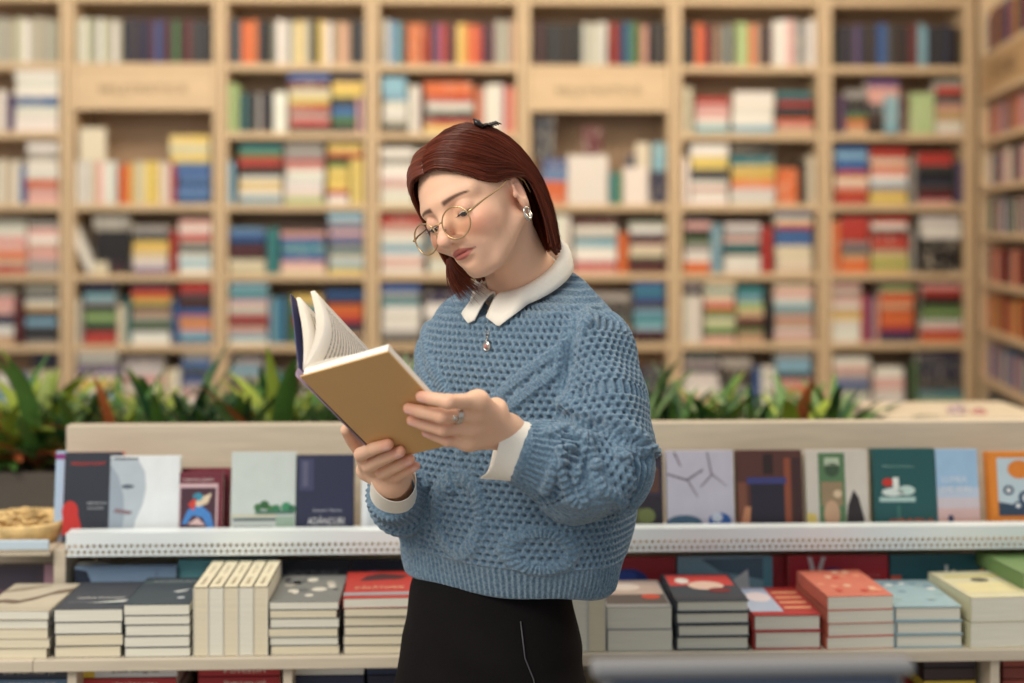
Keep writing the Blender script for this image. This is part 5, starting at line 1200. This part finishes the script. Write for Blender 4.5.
def pagem():
    m = mat('printed_page', (236, 228, 216), .75); nt = m.node_tree; N = nt.nodes; L = nt.links; b = N['Principled BSDF']
    uv = N.new('ShaderNodeUVMap'); sp = N.new('ShaderNodeSeparateXYZ'); L.new(uv.outputs[0], sp.inputs[0])
    def M_(op, a, b_=None):
        x = N.new('ShaderNodeMath'); x.operation = op
        for i, v in enumerate((a, b_)):
            if v is None: continue
            if isinstance(v, (int, float)): x.inputs[i].default_value = v
            else: L.new(v, x.inputs[i])
        return x.outputs[0]
    ln_ = M_('LESS_THAN', M_('FRACT', M_('MULTIPLY', sp.outputs[1], 30)), .34)
    nz = N.new('ShaderNodeTexNoise'); nz.inputs['Scale'].default_value = 1; nz.inputs['Detail'].default_value = 2
    cb = N.new('ShaderNodeCombineXYZ'); L.new(M_('MULTIPLY', sp.outputs[0], 60), cb.inputs[0]); L.new(M_('FLOOR', M_('MULTIPLY', sp.outputs[1], 30)), cb.inputs[1]); L.new(cb.outputs[0], nz.inputs['Vector'])
    wd = M_('GREATER_THAN', nz.outputs['Fac'], .44)
    ins = M_('MULTIPLY', M_('MULTIPLY', M_('GREATER_THAN', sp.outputs[0], .14), M_('LESS_THAN', sp.outputs[0], .88)), M_('MULTIPLY', M_('GREATER_THAN', sp.outputs[1], .09), M_('LESS_THAN', sp.outputs[1], .92)))
    f = M_('MULTIPLY', M_('MULTIPLY', ln_, wd), M_('MULTIPLY', ins, .75)); mx = N.new('ShaderNodeMix'); mx.data_type = 'RGBA'; mx.inputs[6].default_value = lin((236, 228, 216)); mx.inputs[7].default_value = lin((70, 66, 70)); L.new(f, mx.inputs[0]); L.new(mx.outputs[2], b.inputs['Base Color']); return m
PGM = pagem()
def sheets(q, prof, m, du=.0, dv=.004, thick=0):       # profile points across the page, swept along the spine
    rows = []
    for p in prof: rows.append([Vector(p+bv*(dv/.2)+(bv*(1-2*dv/.2))*(k/10)) for k in range(11)])
    q.grid(rows, m)
def addUV(o, nr, nc):
    me = o.data; uvl = me.uv_layers.new(name='UVMap'); uvs = [(i/(nr-1), j/(nc-1)) for i in range(nr) for j in range(nc)]
    for l in me.loops: uvl.data[l.index].uv = uvs[l.vertex_index % (nr*nc)]
# right page block
q = MB(); slab(q, bA-bn*.0026+bv*.015+eb*.0015, bu*.965-eb*.001, bv*.97, -bn*.0125, mat('page_block_white', (240, 234, 224), .8, var=.04, vscale=40, stretch=(1, 1, 1))); pb = bchild(q, 'page_block')
def sheet_obj(prof, name, m=PGM, sol=.0005, par=None):
    q = MB(); sheets(q, prof, m); o = bchild(q, name); addUV(o, len(prof), 11); md = o.modifiers.new('t', 'SOLIDIFY'); md.thickness = sol; return o
g0 = bA-eb*.002-bn*.0145
prR = [g0+eb*.128*t-bn*(.007*math.sin(math.pi*min(1, t*1.6))*(1-t)+.0012) for t in np.linspace(0, 1, 12)]
sheet_obj(prR, 'page')
def left(k, wk, lean, n=12): return [g0+w_*wk*t+eb*(lean*t+k*math.sin(math.pi*t)*(1-.3*t)) for t in np.linspace(0, 1, n)]
for i in range(5): sheet_obj(left(.006+.002*i, .965, .002+.0012*i), 'page', WPG if i < 4 else PGM)
for i in range(6): sheet_obj(left(.018+.0022*i-.0, .99, .026+.0012*i), 'page')
# ------------------------------------------------------------------ trousers and shoes
T_ = Field((-.28, 1.92, .0), (.22, 2.42, .97), .006)
hipc = np.array([BC[0]-.050, BC[1], 0])
def HB(l, f, z): return hipc+l*Lb+f*Fb+np.array([0, 0, z])
RB = np.c_[Lb, Fb, [0, 0, 1.]]
def hip(X, Y, Z):
    a = np.interp(Z, [.70, .76, .84, .92, .96], [.150, .150, .147, .132, .115]); b = np.interp(Z, [.70, .76, .84, .92, .97], [.108, .112, .110, .095, .08])
    x, y = X-hipc[0], Y-hipc[1]; l = x*Lb[0]+y*Lb[1]; f = x*Fb[0]+y*Fb[1]; return np.maximum((np.sqrt((l/a)**2+(f/b)**2)-1)*np.minimum(a, b), np.maximum(.72-Z, Z-.94)).astype(np.float32)
T_.apply(hip, (-.28, 1.92, .6), (.22, 2.42, .97), .001)
for s in (-1, 1): T_.chain([HB(s*.080, 0, .74), HB(s*.082, .01, .46), HB(s*.085, -.005, .09)], [.083, .066, .058], .03, .01)
tv, tq = T_.mesh(); tv = relax(tv, tq, 4); 
tv = tv+vnormals(tv, tq)*(.0015*np.sin(tv[:, 2]*60+tv[:, 0]*40))[:, None]
BLK = mat('black_twill', (17, 13, 15), .85, var=.1, vscale=30, spec=.15, bump=.2, bscale=300)
tr = child(mk_mesh('trousers', tv, tq, [BLK]))
q = MB(); pts = [HB(.136*math.cos(a), .112*math.sin(a), z) for a, z in ((.62, .90), (.60, .85), (.50, .82), (.46, .78))]
zp_ = []
for p in pts:
    d = np.linalg.norm(tv-p, axis=1).argmin(); zp_.append(Vector(tv[d]-np.array([0, .002, 0])))
q.tube(zp_, .0011, mat('zip_grey', (70, 70, 74), .5), 6); child(q.build('side_zip'))
SHOE = mat('black_leather', (26, 24, 26), .35); SOLE = mat('rubber_sole', (190, 184, 174), .7)
for s in (-1, 1):
    f = Field((-.35, 1.85, 0), (.35, 2.45, .16), .005); f.chain([HB(s*.088, -.04, .048), HB(s*.092, .06, .042), HB(s*.098, .13, .034)], [.040, .038, .033], .002, .02); f.cap(HB(s*.086, -.015, .07), HB(s*.086, -.015, .13), .045, .045, .02)
    f.D = np.maximum(f.D, .016-(f.ax[2][None, None, :])); v, qd = f.mesh(); o = child(mk_mesh('shoe', relax(v, qd, 2), qd, [SHOE]))
    q = MB(); pr = [HB(s*.09+.036*math.sin(a)*(1-.1*math.cos(a)), .045+.115*math.cos(a), .0) for a in [2*math.pi*k/32 for k in range(32)]]
    vs = [Vector(p) for p in pr]+[Vector(p)+Vector((0, 0, .018)) for p in pr]; q.add(vs, [list(range(32)), list(range(32, 64))]+[(k, (k+1) % 32, 32+(k+1) % 32, 32+k) for k in range(32)], SOLE); so = q.build('sole'); so.parent = o
